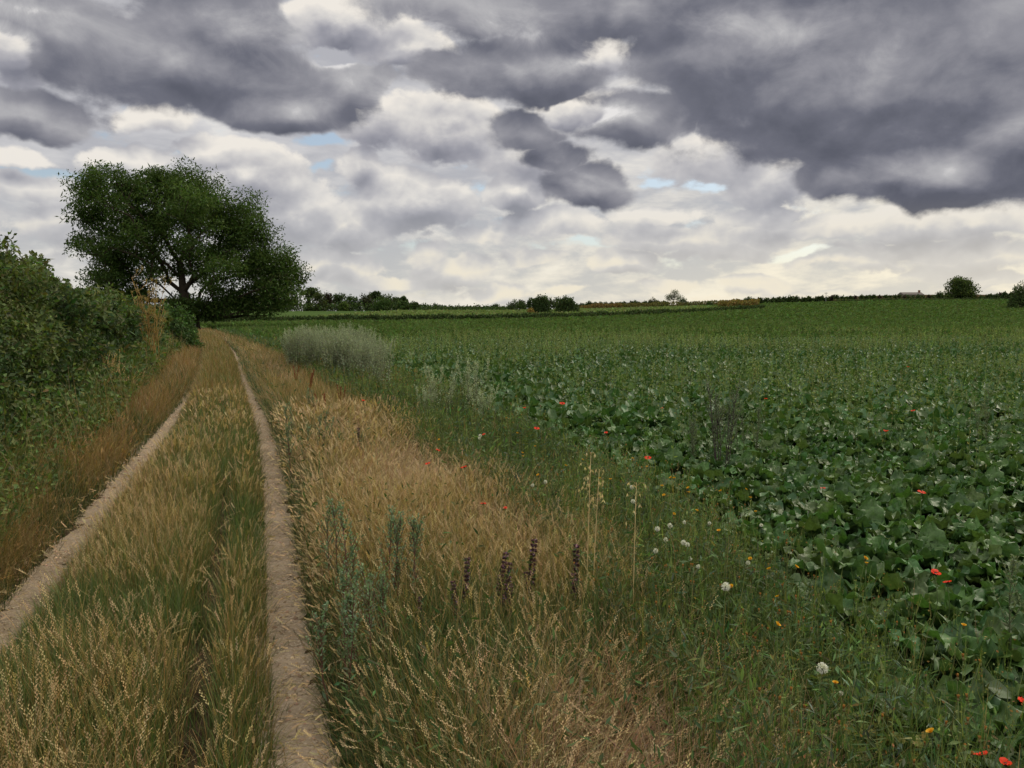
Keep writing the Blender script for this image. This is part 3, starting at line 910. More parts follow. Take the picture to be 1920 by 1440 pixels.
tag(g.build('verge_undergrowth', M_LEAF), 'nettles and low green herbs crowding the hedge foot and path edges', 'undergrowth', kind='stuff')


# ------------------------------------------------------------------ the long hedge on the left
def leafy_shell(n, line, hw, hgt, y0, y1, seed, dens_p=1.3):
    """points and outward normals spread through the outer layer of a hedge that follows a line"""
    u = R.uniform(0, 1, n)
    y = ((y0 ** (1 - dens_p)) + u * ((y1 ** (1 - dens_p)) - (y0 ** (1 - dens_p)))) ** (1 / (1 - dens_p))
    ph = pi * R.beta(.9, 1.25, n)
    lump = 1 + .85 * (fbm(y * .75 + 5, ph * 1.6, seed, 3) - .5) + .75 * (fbm(y * 2.6, ph * 4, seed + 5, 2) - .5)
    dep = 1.08 - np.abs(R.normal(0, .20, n))
    h = hgt(y)
    ca, sa = np.cos(ph), np.sin(ph)
    ex = np.sign(ca) * np.abs(ca) ** .6 * hw * lump * dep
    ez = np.abs(sa) ** .62 * h * (1 + (lump - 1) * .45) * dep
    x = line(y) + ex
    nr = unit(np.stack([ca / hw, R.normal(0, .12, n), sa / h * 1.2], 1))
    return np.stack([x, y, H(x, y) + ez], 1), nr, lump


hl = lambda y: x_hedge(y) - 1.35
hh = lambda y: np.interp(y, [0, 8, 10, 11.6, 12.8, 16, 22, 33, 45], [1.5, 1.55, 1.85, 1.85, 1.66, 1.62, 1.5, 1.25, 1.1])
hedge = thing('hedge', 'long dark green hawthorn hedge along the left side of the track', 'hedge', (-9, 14, 0))
W = lambda V: np.asarray(V) - A(-9, 14, 0)
g = Geo()
P_, nr, lump = leafy_shell(250000, hl, 1.05, hh, 3.2, 36, 60)
n = len(P_); yy = P_[:, 1]
k = R.uniform(0, 1, n) < np.clip((P_[:, 2] + .15) / .6, .15, 1)
P_, nr, lump, yy = P_[k], nr[k], lump[k], yy[k]; n = len(P_)
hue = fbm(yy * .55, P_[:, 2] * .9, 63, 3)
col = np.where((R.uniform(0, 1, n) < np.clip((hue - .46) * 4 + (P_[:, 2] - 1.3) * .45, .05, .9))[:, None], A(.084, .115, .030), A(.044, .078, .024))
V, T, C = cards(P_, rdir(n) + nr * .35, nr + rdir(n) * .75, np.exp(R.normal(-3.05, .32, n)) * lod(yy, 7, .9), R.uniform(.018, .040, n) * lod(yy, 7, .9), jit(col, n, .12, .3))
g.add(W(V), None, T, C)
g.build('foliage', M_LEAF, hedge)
g = Geo()
for y in np.arange(4, 34, .5):
    for _ in range(3):
        x = float(hl(y)) + rnd.uniform(-.5, .5); yb = y + rnd.uniform(-.2, .2)
        hgt = float(hh(y)) * rnd.uniform(.6, .9)
        p = [A(x, yb, Hs(x, yb) - .02)]
        for q in range(4): p.append(p[-1] + A(rnd.uniform(-.16, .16), rnd.uniform(-.16, .16), hgt / 4))
        v, q_, t_ = tube(p, np.linspace(.03, .008, 5), 5); g.add(W(v), q_, t_, A(.07, .05, .035))
g.build('branches', M_BARK, hedge)
# upright shoots over the top
g = Geo()
for k in range(130):
    y = rnd.choice([rnd.uniform(9.6, 12.0), rnd.uniform(9.8, 11.9), rnd.uniform(10.2, 11.6), rnd.uniform(12, 16), rnd.uniform(15, 26)])
    x = float(hl(y)) + rnd.uniform(-.55, .6)
    z0 = Hs(x, y) + float(hh(y)) * rnd.uniform(.84, .97)
    ht = rnd.uniform(.25, .62) if y < 13 else rnd.uniform(.2, .46)
    ln = A(rnd.uniform(-.12, .12), rnd.uniform(-.12, .12), 1)
    p = [A(x, y, z0) + ln * ht * t + A(.03 * sin(t * 4 + k), 0, 0) for t in (0, .35, .7, 1)]
    v, q_, t_ = tube(p, [.008, .006, .005, .003], 4); g.add(W(v), q_, t_, A(.08, .07, .03))
    m = int(ht * 58)
    t = R.uniform(.05, 1, m)
    c = A(x, y, z0) + ln * ht * t[:, None]
    d = rdir(m, .5)
    V, T, C = cards(c, d, rdir(m, 1), .052 * (1.15 - .5 * t), .026 * (1.15 - .5 * t), jit(A(.060, .095, .026), m))
    g.add(W(V), None, T, C)
g.build('shoot', M_LEAF, hedge)


def bush(name, label, cat, c, rx, ry, h, n, leaf, cols, group=None, spiky=.3, seed=1, mat=None, flat=.0, parts=True, low=.0):
    """a shrub: stems, and leaves through the outer half of a lumpy dome"""
    o = thing(name, label, cat, tuple(c), group)
    g = Geo()
    d = rdir(n, .35); d[:, 2] = np.abs(d[:, 2]) * 1.0 - low
    d = unit(d)
    th = np.arctan2(d[:, 1], d[:, 0])
    lump = 1 + .7 * (fbm(th * 2.2 + 9, d[:, 2] * 3.2, seed, 3) - .5) + spiky * (fbm(th * 6, d[:, 2] * 7, seed + 3, 2) - .5)
    r = lump * (1 - np.abs(R.normal(0, .17, n)))
    p = np.stack([d[:, 0] * rx * r, d[:, 1] * ry * r, np.abs(d[:, 2]) ** .8 * h * r], 1)
    V, T, C = cards(p, rdir(n) + d * .3, d + rdir(n) * .7, leaf * R.uniform(.7, 1.3, n), leaf * .6 * R.uniform(.7, 1.3, n), jit(pick(n, cols), n, .1, .25))
    g.add(V, None, T, C)
    g.build('foliage', mat or M_TREE, o)
    g = Geo()
    for k in range(7):
        a = rnd.uniform(0, 6.28); e = A(cos(a) * rx * .6, sin(a) * ry * .6, h * .75)
        v, q_, t_ = tube([A(0, 0, -.05), e * A(.3, .3, .4), e], [.035 * h, .025 * h, .008 * h], 5)
        g.add(v, q_, t_, A(.06, .045, .03))
    g.build('stem', M_BARK, o)
    return o


LG = [(5, A(.045, .085, .022)), (3, A(.065, .105, .028)), (2, A(.030, .060, .018))]
DG = [(5, A(.040, .066, .022)), (3, A(.052, .082, .026)), (1, A(.07, .095, .03))]
p = along(322, 640, 33.0); c = A(p[0], 33.0, Hs(p[0], 33))
bush('shrub', 'rounded bright green shrub where the hedge ends below the great ash', 'shrub', c, 1.0, 1.3, 1.55, 9000, .11, [(4, A(.055, .110, .028)), (3, A(.08, .135, .035)), (1, A(.035, .07, .02))], seed=4, mat=M_LEAF)


# ------------------------------------------------------------------ trees
def skeleton(targets, base, top_bias=.35, start=None, wob=.06):
    """grow limbs from the trunk to every clump of leaves; returns polylines with radii"""
    nodes = [np.array(p, float) for p in start]; par = [-1] + list(range(len(start) - 1))
    plen = [0.0]
    for k in range(1, len(start)): plen.append(plen[-1] + np.linalg.norm(nodes[k] - nodes[k - 1]))
    first = max(1, len(start) // 2)
    order = np.argsort(np.linalg.norm(targets - nodes[-1], axis=1))
    leafn = []
    for ti in order:
        t = targets[ti]
        N_ = np.array(nodes)
        dd = np.linalg.norm(N_ - t, axis=1)
        cost = dd + np.array(plen) * .42 + np.where(N_[:, 2] > t[2], (N_[:, 2] - t[2]) * .5, 0)
        cost[:first] += 1e3
        j = int(np.argmin(cost))
        a = nodes[j]; L = dd[j]; m = max(1, int(L / 1.1))
        prev = j
        bow = A(0, 0, 1) * L * rnd.uniform(-.02, .10) + R.normal(0, wob, 3) * L
        for q in range(1, m + 1):
            f = q / m
            pnt = a + (t - a) * f + bow * 4 * f * (1 - f) * .6 + (R.normal(0, .07, 3) if q < m else 0)
            nodes.append(pnt); par.append(prev); plen.append(plen[prev] + np.linalg.norm(pnt - nodes[prev])); prev = len(nodes) - 1
        leafn.append(prev)
    cnt = np.zeros(len(nodes))
    for l in leafn: cnt[l] += 1
    for k in range(len(nodes) - 1, 0, -1): cnt[par[k]] += cnt[k]
    return np.array(nodes), np.array(par), cnt


def limbs_geo(nodes, par, cnt, r0, rmin, col, sides=6, expo=.46):
    g = Geo()
    rad = np.maximum(rmin, r0 * (cnt / cnt[0]) ** expo)
    kids = {}
    for k in range(1, len(nodes)): kids.setdefault(par[k], []).append(k)
    stack = [(0, None)]
    while stack:
        k, prev = stack.pop()
        pts = [] if prev is None else [nodes[prev]]; rr = [] if prev is None else [min(rad[prev], rad[k] * 1.12)]
        while True:
            pts.append(nodes[k]); rr.append(rad[k])
            ch = kids.get(k, [])
            if not ch: break
            ch = sorted(ch, key=lambda q: -cnt[q])
            for q in ch[1:]: stack.append((q, k))
            k = ch[0]
        if len(pts) > 1:
            v, q_, t_ = tube(pts, rr, sides if rr[0] > .08 else 4); g.add(v, q_, t_, col)
    return g


def great_tree():
    D = 82.0
    px = D / F_PX
    base = along(366, 612, D); base[2] = Hs(base[0], D)
    o = thing('ash_tree', 'great spreading ash tree with open branches at the end of the hedge', 'tree', tuple(base))
    # crown lobes: bearing and height as the eye finds them, then half-width, half-height, depth offset in metres, clumps
    rnd.seed(33)
    lobes = [(320, 485, 60, 44, 2, 8), (280, 470, 50, 44, -3, 7), (390, 490, 50, 40, -2, 8), (290, 395, 46, 44, 0, 13), (240, 398, 44, 38, 2, 12), (350, 430, 50, 44, -1, 9), (410, 450, 44, 44, 1, 12), (225, 455, 40, 36, -2, 10), (262, 345, 82, 40, 0, 34), (330, 345, 60, 42, 2, 26), (215, 352, 50, 38, -2, 20), (172, 385, 44, 30, 0, 15), (152, 392, 22, 20, 1, 5), (385, 375, 66, 40, -1, 28), (440, 405, 54, 46, 1, 26), (472, 455, 40, 52, 0, 22),
             (218, 420, 44, 36, 0, 11), (200, 498, 42, 40, 0, 22), (228, 540, 46, 36, 1, 20), (262, 565, 40, 30, -2, 14), (175, 455, 20, 14, 0, 3), (158, 448, 12, 6, 0, 2),
             (300, 435, 80, 60, 5, 9), (370, 440, 70, 60, 5, 10), (300, 430, 80, 60, -5, 8), (390, 440, 60, 60, -5, 9), (330, 505, 80, 44, 3, 7), (300, 480, 80, 60, -2, 7), (180, 432, 30, 26, 0, 6), (250, 440, 40, 40, 2, 9), (340, 400, 80, 40, 0, 10),
             (440, 490, 50, 50, 3, 18), (440, 510, 50, 44, -4, 16), (510, 490, 46, 44, 0, 24), (538, 505, 28, 38, 0, 12), (525, 545, 40, 34, -1, 20), (480, 560, 50, 36, 1, 24), (425, 570, 50, 30, -1, 22), (370, 580, 44, 22, -2, 16), (340, 572, 30, 20, 2, 8),
             (280, 372, 80, 30, 6.5, 12), (385, 390, 60, 36, 6.5, 10), (280, 372, 80, 30, -6.5, 11), (385, 390, 60, 36, -6, 9), (470, 500, 50, 60, 5, 12), (230, 500, 50, 50, 5, 10), (230, 500, 50, 50, -5, 9)]
    T, S = [], []
    for (cx, cy, rx, ry, dz, k) in lobes:
        for _ in range(k):
            d = rdir(1)[0] * rnd.uniform(.45, 1.0)
            p = along(cx + d[0] * rx, cy - d[2] * ry, D)
            T.append((p[0], D + dz + d[1] * min(rx, 50) * px * .9, p[2])); S.append(rnd.uniform(.8, 1.25))
    T = np.array(T) - base; S = np.array(S)
    tr = [(366, 612), (362, 592), (352, 570), (344, 548)]
    st = [np.append(along(a, b, D)[[0]], [D, along(a, b, D)[2]]) - base for a, b in tr]
    st[0][2] = -.2
    for q in ((352, 470), (300, 500), (392, 490), (330, 420), (430, 540), (268, 545)):
        T = np.vstack([T, np.append(along(*q, D)[[0]], [D + rnd.uniform(-2, 2), along(*q, D)[2]]) - base]); S = np.append(S, 0)
    Tn = T + A(0, 0, -.5)
    nodes, par, cnt = skeleton(Tn, base, start=st)
    limbs_geo(nodes, par, cnt, .58, .035, A(.060, .046, .034)).build('trunk', M_BARK, o)
    g = Geo()
    for c, s in zip(T, S):
        if s == 0: continue
        m = int(165 * s)
        d = rdir(m); r = R.uniform(.15, 1, m) ** .6 * s * rnd.uniform(.95, 1.35)
        p = c + d * r[:, None] * A(1.15, 1.15, .8)
        shade = jit(pick(m, [(4, A(.055, .095, .022)), (3, A(.078, .125, .030)), (2, A(.040, .072, .018))]), m, .08, .2) * rnd.uniform(.8, 1.2)
        V, Tt, C = cards(p, rdir(m) + d * .4 - A(0, 0, .25), rdir(m, .8), np.exp(R.normal(-1.25, .35, m)), R.uniform(.08, .18, m), shade)
        g.add(V, None, Tt, C)
    g.build('crown', M_TREE, o)
    return o


R = np.random.default_rng(33)
great_tree()


def tree_mesh(h, w, lobes, n, leaf, cols, trunk_h=.25, seed=0, sparse=1.0, lean=0):
    """unit tree: crown of leaf clumps carried by limbs; lobes are (x, y, z, rx, rz, clumps) in fractions of w and h"""
    T, S = [], []
    for (x, y, z, rx, rz, k) in lobes:
        for _ in range(k):
            d = rdir(1)[0] * rnd.uniform(.5, 1)
            T.append(((x + d[0] * rx) * w, (y + d[1] * rx) * w, (z + d[2] * rz) * h)); S.append(rnd.uniform(.75, 1.25))
    T = np.array(T)
    st = [A(0, 0, -.3), A(0, 0, trunk_h * h * .5), A(lean * .3, 0, trunk_h * h), A(lean, 0, trunk_h * h * 1.4)]
    nodes, par, cnt = skeleton(T, None, start=st)
    tg = limbs_geo(nodes, par, cnt, .026 * h + .05, .04, A(.055, .042, .032), 5)
    cg = Geo()
    cr = .17 * w
    per = max(6, int(n / len(T)))
    for c, s in zip(T, S):
        m = int(per * s * sparse); d = rdir(m)
        p = c + d * (R.uniform(.1, 1, m) ** .6 * s * cr)[:, None]
        V, Tt, C = cards(p, rdir(m), rdir(m, .7), leaf * R.uniform(.6, 1.3, m), leaf * .6 * R.uniform(.6, 1.3, m), jit(pick(m, cols), m, .08, .22) * rnd.uniform(.78, 1.22))
        cg.add(V, None, Tt, C)
    return tg, cg


ROUND = [(0, -.1, .14, .42, .12, 14), (0, 0, .62, .34, .30, 26), (-.2, .1, .5, .24, .22, 12), (.2, -.1, .48, .24, .24, 12), (0, 0, .82, .22, .14, 10), (.05, .2, .4, .25, .2, 8), (-.05, -.2, .35, .28, .2, 8)]
BROAD = [(0, -.1, .13, .48, .12, 16), (0, 0, .6, .42, .28, 24), (-.3, 0, .5, .2, .28, 14), (.3, 0, .5, .2, .3, 14), (0, .1, .85, .26, .12, 12), (0, -.25, .35, .4, .25, 14), (.1, .2, .3, .4, .2, 10)]
TALL = [(0, -.1, .10, .44, .10, 14), (0, 0, .5, .34, .40, 26), (0, 0, .82, .22, .16, 14), (-.15, 0, .65, .24, .2, 12), (.18, 0, .4, .24, .24, 12), (0, -.1, .22, .34, .18, 12)]
PINE = [(-.28, 0, .86, .24, .05, 8), (.12, 0, .94, .30, .05, 12), (.3, .1, .78, .22, .05, 7), (-.05, 0, .70, .26, .04, 6)]
SPIRE = [(0, 0, .2, .40, .16, 14), (0, 0, .45, .28, .18, 12), (0, 0, .7, .16, .16, 8), (0, 0, .9, .07, .1, 4)]
OPEN = [(-.25, 0, .62, .2, .18, 9), (.05, 0, .82, .22, .16, 10), (.3, .05, .6, .18, .2, 9), (0, -.2, .5, .2, .14, 6), (0, .2, .55, .2, .16, 6)]
PROTO = {}


def far_tree(kind, label, px, py_base, D, hpx, wpx, cols, name='tree', cat='tree', group=None, proto=None, n=1500, leaf=None, trunk_h=.22, sparse=1.0, lobes=None, z=None):
    """a far tree whose foot stands on the land D metres ahead at the bearing px; hpx, wpx: how large it looks"""
    s = D / F_PX
    h, w = hpx * s, wpx * s * (1.28 if group in (WOOD, 'low trees right of the far wood') else 1.1)
    p = along(px, py_base, D)
    zz = Hs(p[0], D) if z is None else z
    h = h + max(-3.0, min(6.0, (p[2] - zz)))        # the foot may be hidden behind the brow
    o = thing(name, label, cat, (p[0], D, zz), group)
    tg, cg = tree_mesh(max(h, 1.0), w, lobes or kind, n, leaf or max(.3, .0023 * D), cols, trunk_h, sparse=sparse)
    tg.build('trunk', M_BARK, o); cg.build('crown', M_TREE, o)
    o.rotation_euler = (0, 0, rnd.uniform(-.4, .4))
    return o


COPPER = [(3, A(.050, .036, .026)), (2, A(.040, .045, .022))]
OLV = [(3, A(.060, .085, .026)), (2, A(.085, .105, .034)), (1, A(.04, .06, .02))]
BRT = [(3, A(.085, .13, .03)), (2, A(.06, .10, .025))]
WOOD = 'trees of the far wood beyond the fields'
# left wood, standing behind the pale green field
far_tree(PINE, 'flat-topped dark pine rising clear above the left end of the far wood', 582, 585, 455, 42, 26, DG, 'pine_tree', group=WOOD, trunk_h=.55)
far_tree(SPIRE, 'small pointed conifer below the flat-topped pine of the far wood', 580, 586, 440, 26, 13, DG, 'conifer_tree', group=WOOD, trunk_h=.1)
far_tree(TALL, 'olive green tall tree just right of the flat-topped pine', 598, 587, 448, 40, 28, OLV, group=WOOD)
far_tree(ROUND, 'dark reddish copper beech in the left part of the far wood', 616, 587, 462, 37, 24, COPPER, 'copper_beech', group=WOOD)
far_tree(TALL, 'tallest dark broadleaf just right of the copper beech', 637, 587, 458, 38, 30, DG, group=WOOD)
far_tree(ROUND, 'small bright yellow-green tree at the front edge of the far wood', 644, 587, 436, 20, 14, BRT, group=WOOD)
far_tree(BROAD, 'mid green tree right of the small yellow-green one in the wood', 660, 586, 450, 31, 26, LG, group=WOOD)
far_tree(ROUND, 'brown-topped broad tree half way along the far wood', 688, 585, 455, 32, 30, [(2, A(.055, .05, .026)), (3, A(.04, .058, .02))], group=WOOD)
far_tree(PINE, 'thin spreading pine crown above the middle of the far wood', 703, 585, 470, 36, 16, DG, 'pine_tree', group=WOOD, trunk_h=.5)
far_tree(BROAD, 'wide dark oak behind the round willow in the far wood', 720, 585, 465, 32, 34, DG, group=WOOD)
far_tree([(0, 0, .5, .40, .42, 40), (0, 0, .25, .46, .22, 20)], 'smooth rounded willow-green tree at the front of the wood', 718, 585, 438, 25, 36, LG, 'willow_tree', group=WOOD, trunk_h=.1)
far_tree(BROAD, 'sloping dark tree right of the rounded willow', 740, 584, 455, 26, 26, DG, group=WOOD)
far_tree(ROUND, 'low dark green tree right of the sloping tree in the wood', 757, 584, 445, 19, 24, LG, group=WOOD)
far_tree(PINE, 'spindly little pine at the right shoulder of the wood', 754, 584, 470, 25, 13, DG, 'pine_tree', group=WOOD, trunk_h=.5)
far_tree(OPEN, 'thin open tree with sky showing through near the right end of the wood', 775, 584, 450, 16, 20, DG, group=WOOD)
for px, h, w in ((793, 13, 22), (806, 10, 18), (818, 14, 17), (833, 10, 16), (846, 9, 20), (862, 8, 24), (879, 9, 16), (896, 9, 26), (914, 9, 24), (929, 13, 17), (941, 8, 20), (951, 7, 14)):
    far_tree(rnd.choice([ROUND, BROAD]), 'low dark tree in the thin line right of the far wood' if px != 929 else 'taller round-headed tree near the right end of the thin tree line', px, 584, 470 + rnd.uniform(-15, 25), h, w, rnd.choice([DG, DG, LG]), group='low trees right of the far wood', n=500)
# behind the great ash and to its left
for px, h, w, lab in ((548, 36, 36, 'dark tree just left of the flat-topped pine, beside the ash crown'), (520, 34, 40, None), (490, 30, 40, None), (462, 24, 34, None), (435, 26, 36, None), (408, 22, 30, None)):
    far_tree(BROAD, lab or 'dark wood tree half hidden behind the low right side of the ash', px, 590, 430 + rnd.uniform(-10, 15), h, w, DG, group=WOOD, n=1100)
for px, h, w in ((112, 40, 24), (128, 34, 22), (92, 30, 20)):
    far_tree(TALL, 'dark tree top showing above the hedge left of the great ash', px, 560, 150, h, w, DG, group='tree tops above the hedge', n=900)
# clump in the middle
far_tree(BROAD, 'dark tree at the left end of the middle clump', 968, 582, 330, 17, 32, DG, n=1000)
far_tree(ROUND, 'brown-topped tree behind the round bush in the middle clump', 978, 582, 345, 19, 18, COPPER, n=900)
far_tree(ROUND, 'dark round tree in the middle clump next to the thin white pole', 996, 582, 340, 22, 24, DG, n=1100)
far_tree(OPEN, 'tallest pale olive tree of the middle clump with gaps of sky', 1018, 583, 335, 26, 34, OLV, n=1300, leaf=.5)
far_tree(BROAD, 'broad flat-topped dark tree behind the right-hand bush of the clump', 1046, 583, 335, 23, 36, DG, n=1300)
far_tree(ROUND, 'small dark tree at the right end of the middle clump', 1074, 583, 340, 15, 24, DG, n=900)
bush('round_bush', 'big round dark bush in the pale field before the middle clump', 'bush', (lambda p: A(p[0], 215, Hs(p[0], 215)))(along(1014, 590, 215)), 2.7, 2.6, 4.4, 3800, .42, [(4, A(.035, .062, .02)), (2, A(.055, .085, .026))], seed=12)
bush('spreading_bush', 'wide dark bush on a short stem right of the round bush', 'bush', (lambda p: A(p[0], 222, Hs(p[0], 222) + .2))(along(1062, 590, 222)), 3.1, 2.8, 4.0, 3600, .42, DG, seed=17)
bush('dry_shrub', 'small golden brown shrub at the left foot of the round bush', 'shrub', (lambda p: A(p[0], 210, Hs(p[0], 210)))(along(995, 590, 210)), 1.0, 1.0, 1.5, 500, .3, [(1, A(.26, .17, .05)), (1, A(.2, .16, .05))], seed=19)
# along the skyline to the right of the clump
for k, px in enumerate(range(1092, 1250, 9)):
    far_tree(ROUND, 'low dark bush in the skyline row right of the middle clump', px + rnd.uniform(-2, 2), 577 - (px - 1092) * .03, 420, rnd.uniform(6, 9), rnd.uniform(11, 17), DG, 'bush', 'bush', 'low bushes along the skyline', n=260)
far_tree(ROUND, 'round-headed small tree on the skyline just right of the clump', 1106, 578, 410, 12, 14, DG, n=500)
far_tree(OPEN, 'small thin open tree on the skyline left of the lone field tree', 1223, 575, 380, 17, 17, [(2, A(.08, .075, .035)), (2, A(.06, .07, .03))], n=500, leaf=.4, trunk_h=.4)
far_tree([(-.22, 0, .55, .22, .18, 12), (.0, 0, .62, .22, .2, 14), (.12, 0, .86, .18, .12, 10), (.25, 0, .6, .2, .16, 10)], 'lone open-crowned tree leaning right on the middle skyline', 1262, 573, 370, 28, 30, OLV, n=1500, leaf=.42, trunk_h=.3)
bush('domed_bush', 'dark domed bush at the foot of the lone leaning tree', 'bush', (lambda p: A(p[0], 365, Hs(p[0], 365)))(along(1280, 573, 365)), 2.2, 2.2, 4.0, 900, .5, DG, seed=23)
bush('domed_bush', 'small dark bush left of the golden scrub on the skyline', 'bush', (lambda p: A(p[0], 330, Hs(p[0], 330)))(along(1331, 573, 330)), 1.4, 1.4, 1.6, 500, .45, DG, seed=24)
for k, px in enumerate((1402, 1412, 1425, 1438, 1450, 1462, 1470, 1482, 1494, 1506, 1518, 1531, 1542, 1553)):
    far_tree(ROUND, 'small dark tree in the skyline row beyond the right field crest', px + rnd.uniform(-2, 2), 570 - (px - 1402) * .02, 400, rnd.uniform(9, 13), rnd.uniform(13, 18), DG, group='trees along the right skyline', n=420)
for k, px in enumerate(range(1560, 1960, 9)):
    far_tree(TALL, 'clipped-looking dark conifer in the long screen along the right skyline', px + rnd.uniform(-2, 2), 566 - (px - 1560) * .004, 392 + rnd.uniform(-4, 4), rnd.uniform(9, 12.5) + (px > 1850) * (px - 1850) * .13, rnd.uniform(9, 12) + (px > 1850) * 4, DG if k % 5 else COPPER, 'conifer_tree', 'tree', 'screen of conifers on the right skyline', n=300)
far_tree([(0, 0, .55, .40, .36, 46), (-.05, 0, .8, .3, .18, 20), (0, 0, .28, .46, .2, 26), (.2, -.1, .4, .3, .3, 14)], 'full round lone tree, largest on the right skyline', 1800, 568, 330, 46, 52, [(3, A(.060, .092, .026)), (3, A(.085, .115, .034)), (2, A(.038, .062, .02))], n=7000, leaf=.75, trunk_h=.12)
far_tree(ROUND, 'small round-headed tree left of the large lone tree on the right', 1762, 567, 360, 20, 18, DG, n=500)
bush('corner_bush', 'dark upright bush cut by the right edge of the field view', 'bush', (lambda p: A(p[0], 190, Hs(p[0], 190)))(along(1914, 575, 190)), 3.0, 3.0, 5.2, 3600, .36, DG, seed=29, spiky=.7)


# --- the far hedge between the two fields, and a shorter one far right
def far_hedge(name, label, pts, hgt, hw, n, leaf, cols):
    pts = np.array(pts, float)
    t = np.linspace(0, 1, len(pts))
    u = R.uniform(0, 1, n)
    x = np.interp(u, t, pts[:, 0]); y = np.interp(u, t, pts[:, 1])
    ph = pi * R.uniform(0, 1, n)
    lump = 1 + .9 * (fbm(u * 55, ph, 88, 3) - .5)
    ox = np.cos(ph) * hw * lump; oz = np.sin(ph) ** .6 * hgt * lump * R.uniform(.8, 1.05, n)
    o = thing(name, label, 'hedge', (pts[0][0], pts[0][1], 0))
    g = Geo()
    P = np.stack([x + R.normal(0, .2, n), y + ox, H(x, y + ox) + oz], 1) - A(pts[0][0], pts[0][1], 0)
    V, T, C = cards(P, rdir(n), rdir(n, .8) + A(0, -.4, 0), leaf * R.uniform(.7, 1.4, n), leaf * .65 * R.uniform(.7, 1.3, n), jit(pick(n, cols), n, .1, .25))
    g.add(V, None, T, C); g.build('foliage', M_TREE, o)
    return o


fe = [(x, float(far_edge(x)) + .3) for x in np.linspace(-60, 72, 40)]
far_hedge('hedge', 'low trimmed dark hedge running across between the two far fields', fe, .95, .8, 16000, .40, DG)
far_hedge('hedge', 'thin dark hedge strip under the large lone tree at the far right', [(x, 318) for x in np.linspace(128, 215, 12)], .9, .9, 3500, .5, DG)

# --- shrubs and shade-loving growth that close the foot of the far wood (stuff)
g = Geo()
m = 5200
px = R.uniform(395, 965, m); d = 452 + R.normal(0, 8, m); x = (px - 960) / F_PX * d
top = np.where(px < 770, 5.2, 2.6) * (.55 + .9 * fbm(px * .07, px * 0, 7, 3))
V, T, C = cards(np.stack([x, d, H(x, d) - .3 + R.uniform(0, 1, m) * top], 1), rdir(m), rdir(m, .5) + A(0, -.5, 0), 1.3, .85, jit(pick(m, DG), m, .1, .25))
g.add(V, None, T, C)
tag(g.build('woodland_undergrowth', M_TREE), 'dark undergrowth closing the foot of the far wood', 'undergrowth', kind='stuff')

# --- golden scrub on the skyline (stuff)
g = Geo()
for (x0, x1, D, h, m, cols) in ((1085, 1165, 345, 1.7, 1500, [(2, A(.17, .11, .04)), (1, A(.10, .09, .03))]), (1160, 1230, 350, 1.8, 1000, [(2, A(.12, .11, .035)), (1, A(.10, .09, .03))]), (1225, 1345, 340, 1.6, 900, [(1, A(.14, .12, .04)), (2, A(.08, .085, .03))]), (1345, 1420, 265, 2.0, 2200, [(2, A(.21, .16, .05)), (2, A(.14, .13, .04)), (1, A(.20, .12, .05))]), (1560, 1800, 350, .9, 1500, [(1, A(.11, .10, .04)), (2, A(.07, .075, .03))])):
    px = R.uniform(x0, x1, m)
    d = D + R.normal(0, 2.5, m)
    x = (px - 960) / F_PX * d
    z = H(x, d) + R.uniform(0, 1, m) ** .6 * h * (.6 + .8 * fbm(px * .05, px * 0, 5, 3))
    V, T, C = cards(np.stack([x, d, z], 1), rdir(m, 1.2), rdir(m, .3) + A(0, -.6, 0), .9 * D / 330, .4 * D / 330, jit(pick(m, cols), m, .08, .2))
    g.add(V, None, T, C)
tag(g.build('dry_skyline_scrub_grass', M_TREE), 'golden brown tall grass and scrub along the far field ends', 'dry scrub', kind='stuff')


# ------------------------------------------------------------------ far buildings and poles
def box(g, x0, x1, y0, y1, z0, z1, col):
    V = A([x0, y0, z0], [x1, y0, z0], [x1, y1, z0], [x0, y1, z0], [x0, y0, z1], [x1, y0, z1], [x1, y1, z1], [x0, y1, z1])
    g.add(V, [[0, 3, 2, 1], [4, 5, 6, 7], [0, 1, 5, 4], [1, 2, 6, 5], [2, 3, 7, 6], [3, 0, 4, 7]], None, A(*col))


